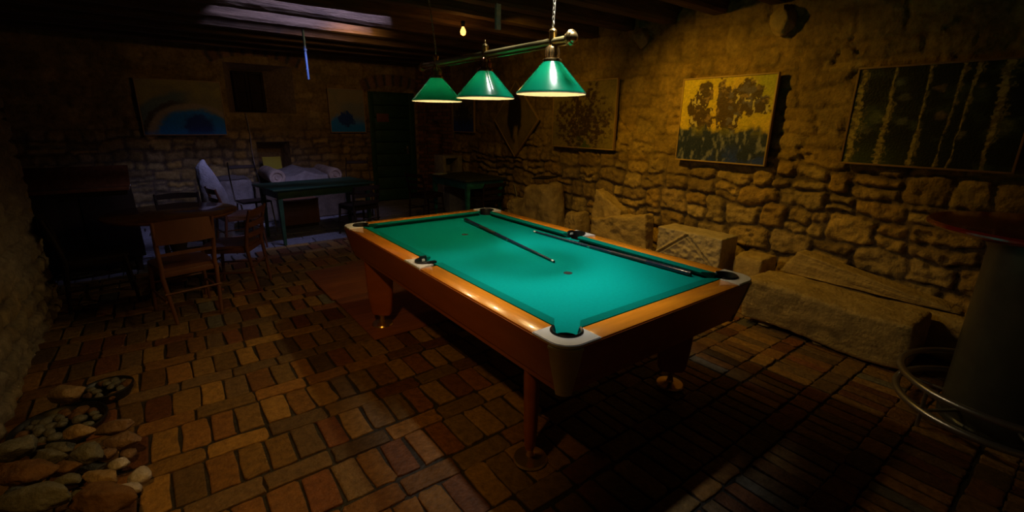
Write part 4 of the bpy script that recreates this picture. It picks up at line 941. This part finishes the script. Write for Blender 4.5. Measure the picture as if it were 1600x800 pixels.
# ------------------------------------------------------------------ bar table
bt = empty('bar_table', (2.45, -.97, 0), 0, 'tall bar table with dark red round top on a thick grey metal drum', 'bar table')
MB().lathe([(0, 1.085), (.44, 1.085), (.495, 1.095), (.515, 1.112), (.515, 1.122), (.505, 1.132), (0, 1.134)], n=80).build('tabletop', M_redtop, bt)
MB().lathe([(.0, .004), (.25, .004), (.25, .03), (.242, .04), (.242, 1.05), (.25, 1.06), (.25, 1.085), (0, 1.085)], n=64).build('drum', M_column, bt)
for z in (.23, .10): MB().torus((0, 0, z), .455, .019, 72, 14).build('foot_ring', M_steel, bt)
for k in range(6):
    a = R(25 + 60 * k); mb = MB(); mb.cyl((.24 * math.cos(a), .24 * math.sin(a), .10), (.45 * math.cos(a), .45 * math.sin(a), .10), .010, n=10); mb.cyl((.455 * math.cos(a), .455 * math.sin(a), .0), (.455 * math.cos(a), .455 * math.sin(a), .23), .010, n=10); mb.build('ring_bracket', M_steel, bt)

# ------------------------------------------------------------------ rock pile (left front)
M_rg = mat('grey rock', (.15, .145, .12), .85, var=.4, scale=14, bump=.6, bscale=50)
M_rt = mat('tan rock', (.30, .20, .10), .85, var=.35, scale=14, bump=.6, bscale=50)
M_rr = mat('reddish rock', (.22, .14, .10), .85, var=.3, scale=16, bump=.6, bscale=50)
M_rb = mat('rust brown rock', (.16, .08, .03), .85, var=.45, scale=12, bump=.6, bscale=40)
M_rw = mat('whitish quartz rock', (.48, .44, .46), .6, var=.35, scale=14, bump=.6, bscale=40)
ROCKS = __import__('json').loads('''[[-1.703, 2.153, 0.13, 0.268, 0.134, 0.113, -15, "t", "flat tan rock lying across the two black bowls, furthest back in the pile"],
 [-1.594, 1.556, 0.2, 0.175, 0.087, 0.073, -8, "t", "wedge shaped tan rock just in front of the larger black bowl"],
 [-1.475, 1.615, 0.14, 0.192, 0.096, 0.081, -1, "r", "rounded reddish rock at the right rear of the pile"],
 [-1.451, 1.535, 0.1, 0.169, 0.085, 0.071, 6, "r", "rounded pinkish rock just in front of the rounded reddish one"],
 [-1.788, 1.528, 0.22, 0.163, 0.137, 0.108, 13, "g", "large dark rounded rock against the left edge of the view"],
 [-1.683, 1.654, 0.09, 0.178, 0.089, 0.075, -10, "g", "flat dark grey rock between the tan wedge rock and the striped block"],
 [-1.557, 1.435, 0.15, 0.14, 0.116, 0.091, -3, "g", "upright grey block shaped rock in the middle of the pile"],
 [-1.43, 1.487, 0.05, 0.071, 0.064, 0.051, 4, "r", "small pinkish rock at the right edge of the pile"],
 [-1.507, 1.493, 0.08, 0.114, 0.074, 0.059, 11, "r", "dull brown rock between the grey block and the shiny pale rock"],
 [-1.456, 1.382, 0.08, 0.099, 0.067, 0.053, -12, "w", "small shiny bluish white rock on the right of the pile"],
 [-1.697, 1.521, 0.14, 0.181, 0.09, 0.076, -5, "g", "long grey rock below the flat dark one"],
 [-1.625, 1.381, 0.14, 0.134, 0.074, 0.058, 2, "b", "rust brown flat rock left of the light tan rock"],
 [-1.716, 1.307, 0.22, 0.229, 0.118, 0.096, 9, "b", "long orange brown slab like rock on the left of the pile"],
 [-1.499, 1.233, 0.13, 0.16, 0.088, 0.07, -14, "t", "light tan angular rock in the middle right of the pile"],
 [-1.385, 1.274, 0.05, 0.116, 0.093, 0.074, -7, "w", "jagged whitish rock sticking out furthest right"],
 [-1.488, 1.101, 0.12, 0.273, 0.137, 0.115, 0, "b", "large brown rock with a pale crust at the bottom right of the pile"],
 [-1.678, 1.193, 0.16, 0.26, 0.14, 0.11, 7, "g", "big grey rock at the bottom of the pile by the picture edge"],
 [-1.594, 1.223, 0.18, 0.099, 0.05, 0.042, 14, "g", "small grey rock between the two big bottom rocks"],
 [-1.577, 1.229, 0.1, 0.067, 0.045, 0.036, -9, "g", "tiny grey rock left of the large brown one"],
 [-1.793, 1.387, 0.06, 0.168, 0.126, 0.1, -2, "g", "dark rock half hidden under the long orange brown slab"],
 [-1.57, 1.478, 0.05, 0.124, 0.068, 0.053, 5, "g", "grey rock low in the middle under the light tan rock"],
 [-1.425, 1.219, 0.04, 0.118, 0.069, 0.055, 12, "w", "pale rock low beside the crusted brown rock"]]''')
mm_ = dict(g=M_rg, t=M_rt, r=M_rr, b=M_rb, w=M_rw)
for i, (x, y, z, a, b_, c, rz, k, lab) in enumerate(ROCKS):
    rock('rock', (x, y, z), (a, b_, c), ((i * 53) % 40 - 20, (i * 31) % 30 - 15, rz - 37), 200 + i * 3, mm_[k], lab, 'rock', 'rocks piled in the left front corner', sub=4 if a > .12 else 3, planes=16, rough=.08)
def dish(name, c, rad, label, n, seed):
    e = empty('stone_basket', c, 0, label, 'basket'); mb = MB()
    mb.lathe([(0, .0), (rad * .82, 0), (rad * .97, .035), (rad, .06), (rad * .985, .066), (rad * .94, .06), (rad * .8, .012), (0, .012)], n=44); mb.build('bowl', M_black, e)
    o = MB().torus((0, 0, .062), rad * .985, .006, 44, 8).build('rim', M_black, e)
    rng = random.Random(seed); pts = []
    grp = 'small stones in the ' + name
    t = 0
    while len(pts) < n and t < 4000:
        t += 1; r = rad * .82 * math.sqrt(rng.random()); a = rng.random() * 2 * PI; x, y = r * math.cos(a), r * math.sin(a); s = rng.uniform(.040, .072)
        if all(math.hypot(x - p[0], y - p[1]) > (s + p[2]) * .46 for p in pts): pts.append((x, y, s))
    for k, (x, y, s) in enumerate(pts):
        rr = math.hypot(x, y) / rad; z = .030 + .030 * (1 - rr * rr) + rng.uniform(-.003, .004)
        rock('pebble', (c[0] + x, c[1] + y, c[2] + z), (s * 1.25, s, s * .75), (rng.uniform(-20, 20), rng.uniform(-20, 20), rng.uniform(0, 180)), seed * 100 + k, (M_rg, M_rb, M_rg)[k % 3], 'small dark stone lying in the ' + name, 'stone', grp, sub=2, planes=10, rough=.05)
dish('larger round black bowl', (-1.725, 1.96, .003), .193, 'larger round black bowl filled with small dark stones behind the rock pile', 75, 3)
dish('smaller round black bowl', (-1.555, 2.262, .003), .125, 'smaller round black bowl of small stones, furthest from the viewer', 26, 4)

# ------------------------------------------------------------------ lights
def light(kind, name, loc, power, color, **k):
    d = bpy.data.lights.new(name, kind); d.energy = power; d.color = color; o = bpy.data.objects.new(name, d); COL.objects.link(o); o.location = loc
    if 'target' in k: o.rotation_euler = (Vector(k['target']) - Vector(loc)).to_track_quat('-Z', 'Y').to_euler()
    if kind == 'SPOT': d.spot_size = R(k.get('size', 90)); d.spot_blend = k.get('blend', 1.); d.shadow_soft_size = k.get('r', .04)
    if kind == 'POINT': d.shadow_soft_size = k.get('r', .02)
    if kind == 'AREA': d.shape = 'RECTANGLE'; d.size = k['sx']; d.size_y = k['sy']; d.spread = R(k.get('spread', 180))
    return o
WARM = (1., .74, .36)
for i, y in enumerate(LY):
    light('POINT', 'shade_bulb_light', (LXp, y, 1.815), 7.6, WARM, r=.025)
light('POINT', 'bare_bulb_light', (1.72, 3.53, 2.49), 1.5, (1., .40, .06), r=.03)
light('SPOT', 'wall_washer', (1.95, 2.1, 2.60), 75, (1., .53, .035), target=(3.5, 1.45, .90), size=108, blend=1., r=.03)
light('SPOT', 'far_wall_fill', (1.9, 3.0, 2.60), 18, (1., .53, .035), target=(3.5, 4.0, 1.1), size=110, blend=1., r=.03)  # unseen second spot added to lighten the far end of the wall
light('SPOT', 'left_downlight', (-1.35, -.25, 2.6), 56, (1., .50, .08), target=(-.55, 1.45, 0), size=66, blend=1., r=.05)
light('AREA', 'skylight', (.90, 3.30, 4.0), 46, (.42, .45, 1.), target=(0, 5.9, 0), sx=1.3, sy=.9, spread=64)
for (x, y, sx, sy, pw, lab) in ((.76, .83, .22, .24, 3.4, 'added square housing for an unseen overhead light above the near lamp shade'), (.84, 1.38, .18, .20, 1.7, 'added square housing for an unseen overhead light above the middle lamp shade')):
    light('AREA', 'overhead_panel', (x, y, 2.648), pw, (1., .98, .92), target=(x - .01, y, 0), sx=sx, sy=sy, spread=54)
    hs = MB(); hs.box(x - sx / 2 - .015, x + sx / 2 + .015, y - sy / 2 - .015, y + sy / 2 + .015, 2.652, 2.70, .004); hs.box(x - .03, x + .03, y - .03, y + .03, 2.70, 2.84)  # housing added around the overhead light, out of view
    tag(hs.build('added_light_housing', M_dark), lab, 'lamp', 'added overhead light housings')
light('SPOT', 'corner_fill_spot', (.42, .55, 2.60), 80, (1., .97, .90), target=(.42, .52, 0), size=44, blend=1., r=.04)  # unseen fill spot added to brighten the table's near corner
light('SPOT', 'back_lamp', (1.0, 4.6, 2.6), 17, (1., .55, .18), target=(1.2, 8., 1.9), size=120, blend=1., r=.05)
wd = bpy.data.worlds.new('World'); scene.world = wd; wd.use_nodes = True
wd.node_tree.nodes['Background'].inputs[0].default_value = (.35, .45, .8, 1); wd.node_tree.nodes['Background'].inputs[1].default_value = .012

# ------------------------------------------------------------------ camera
cx, cy, cz, yaw, pit, rol, f = (-1.077242306763855, -1.0900352223583192, 1.6042008438376494, 0.6476996081082731, 0.282620492868982, 0.013470909080782587, 713.4305931486448)
Fv = Vector((math.sin(yaw) * math.cos(pit), math.cos(yaw) * math.cos(pit), -math.sin(pit)))
Rv = Vector((math.cos(yaw), -math.sin(yaw), 0)); Uv = Rv.cross(Fv)
R2 = Rv * math.cos(rol) + Uv * math.sin(rol); U2 = -Rv * math.sin(rol) + Uv * math.cos(rol)
cam = bpy.data.cameras.new('Camera'); co = bpy.data.objects.new('Camera', cam); COL.objects.link(co)
co.matrix_world = Matrix(((R2.x, U2.x, -Fv.x, cx), (R2.y, U2.y, -Fv.y, cy), (R2.z, U2.z, -Fv.z, cz), (0, 0, 0, 1)))
cam.sensor_width = 36; cam.lens = 36 * f / 1600; cam.clip_start = .02
scene.camera = co
scene.view_settings.view_transform = 'Standard'; scene.view_settings.look = 'None'; scene.view_settings.gamma = 1; scene.view_settings.exposure = 0
scene.view_settings.use_curve_mapping = False
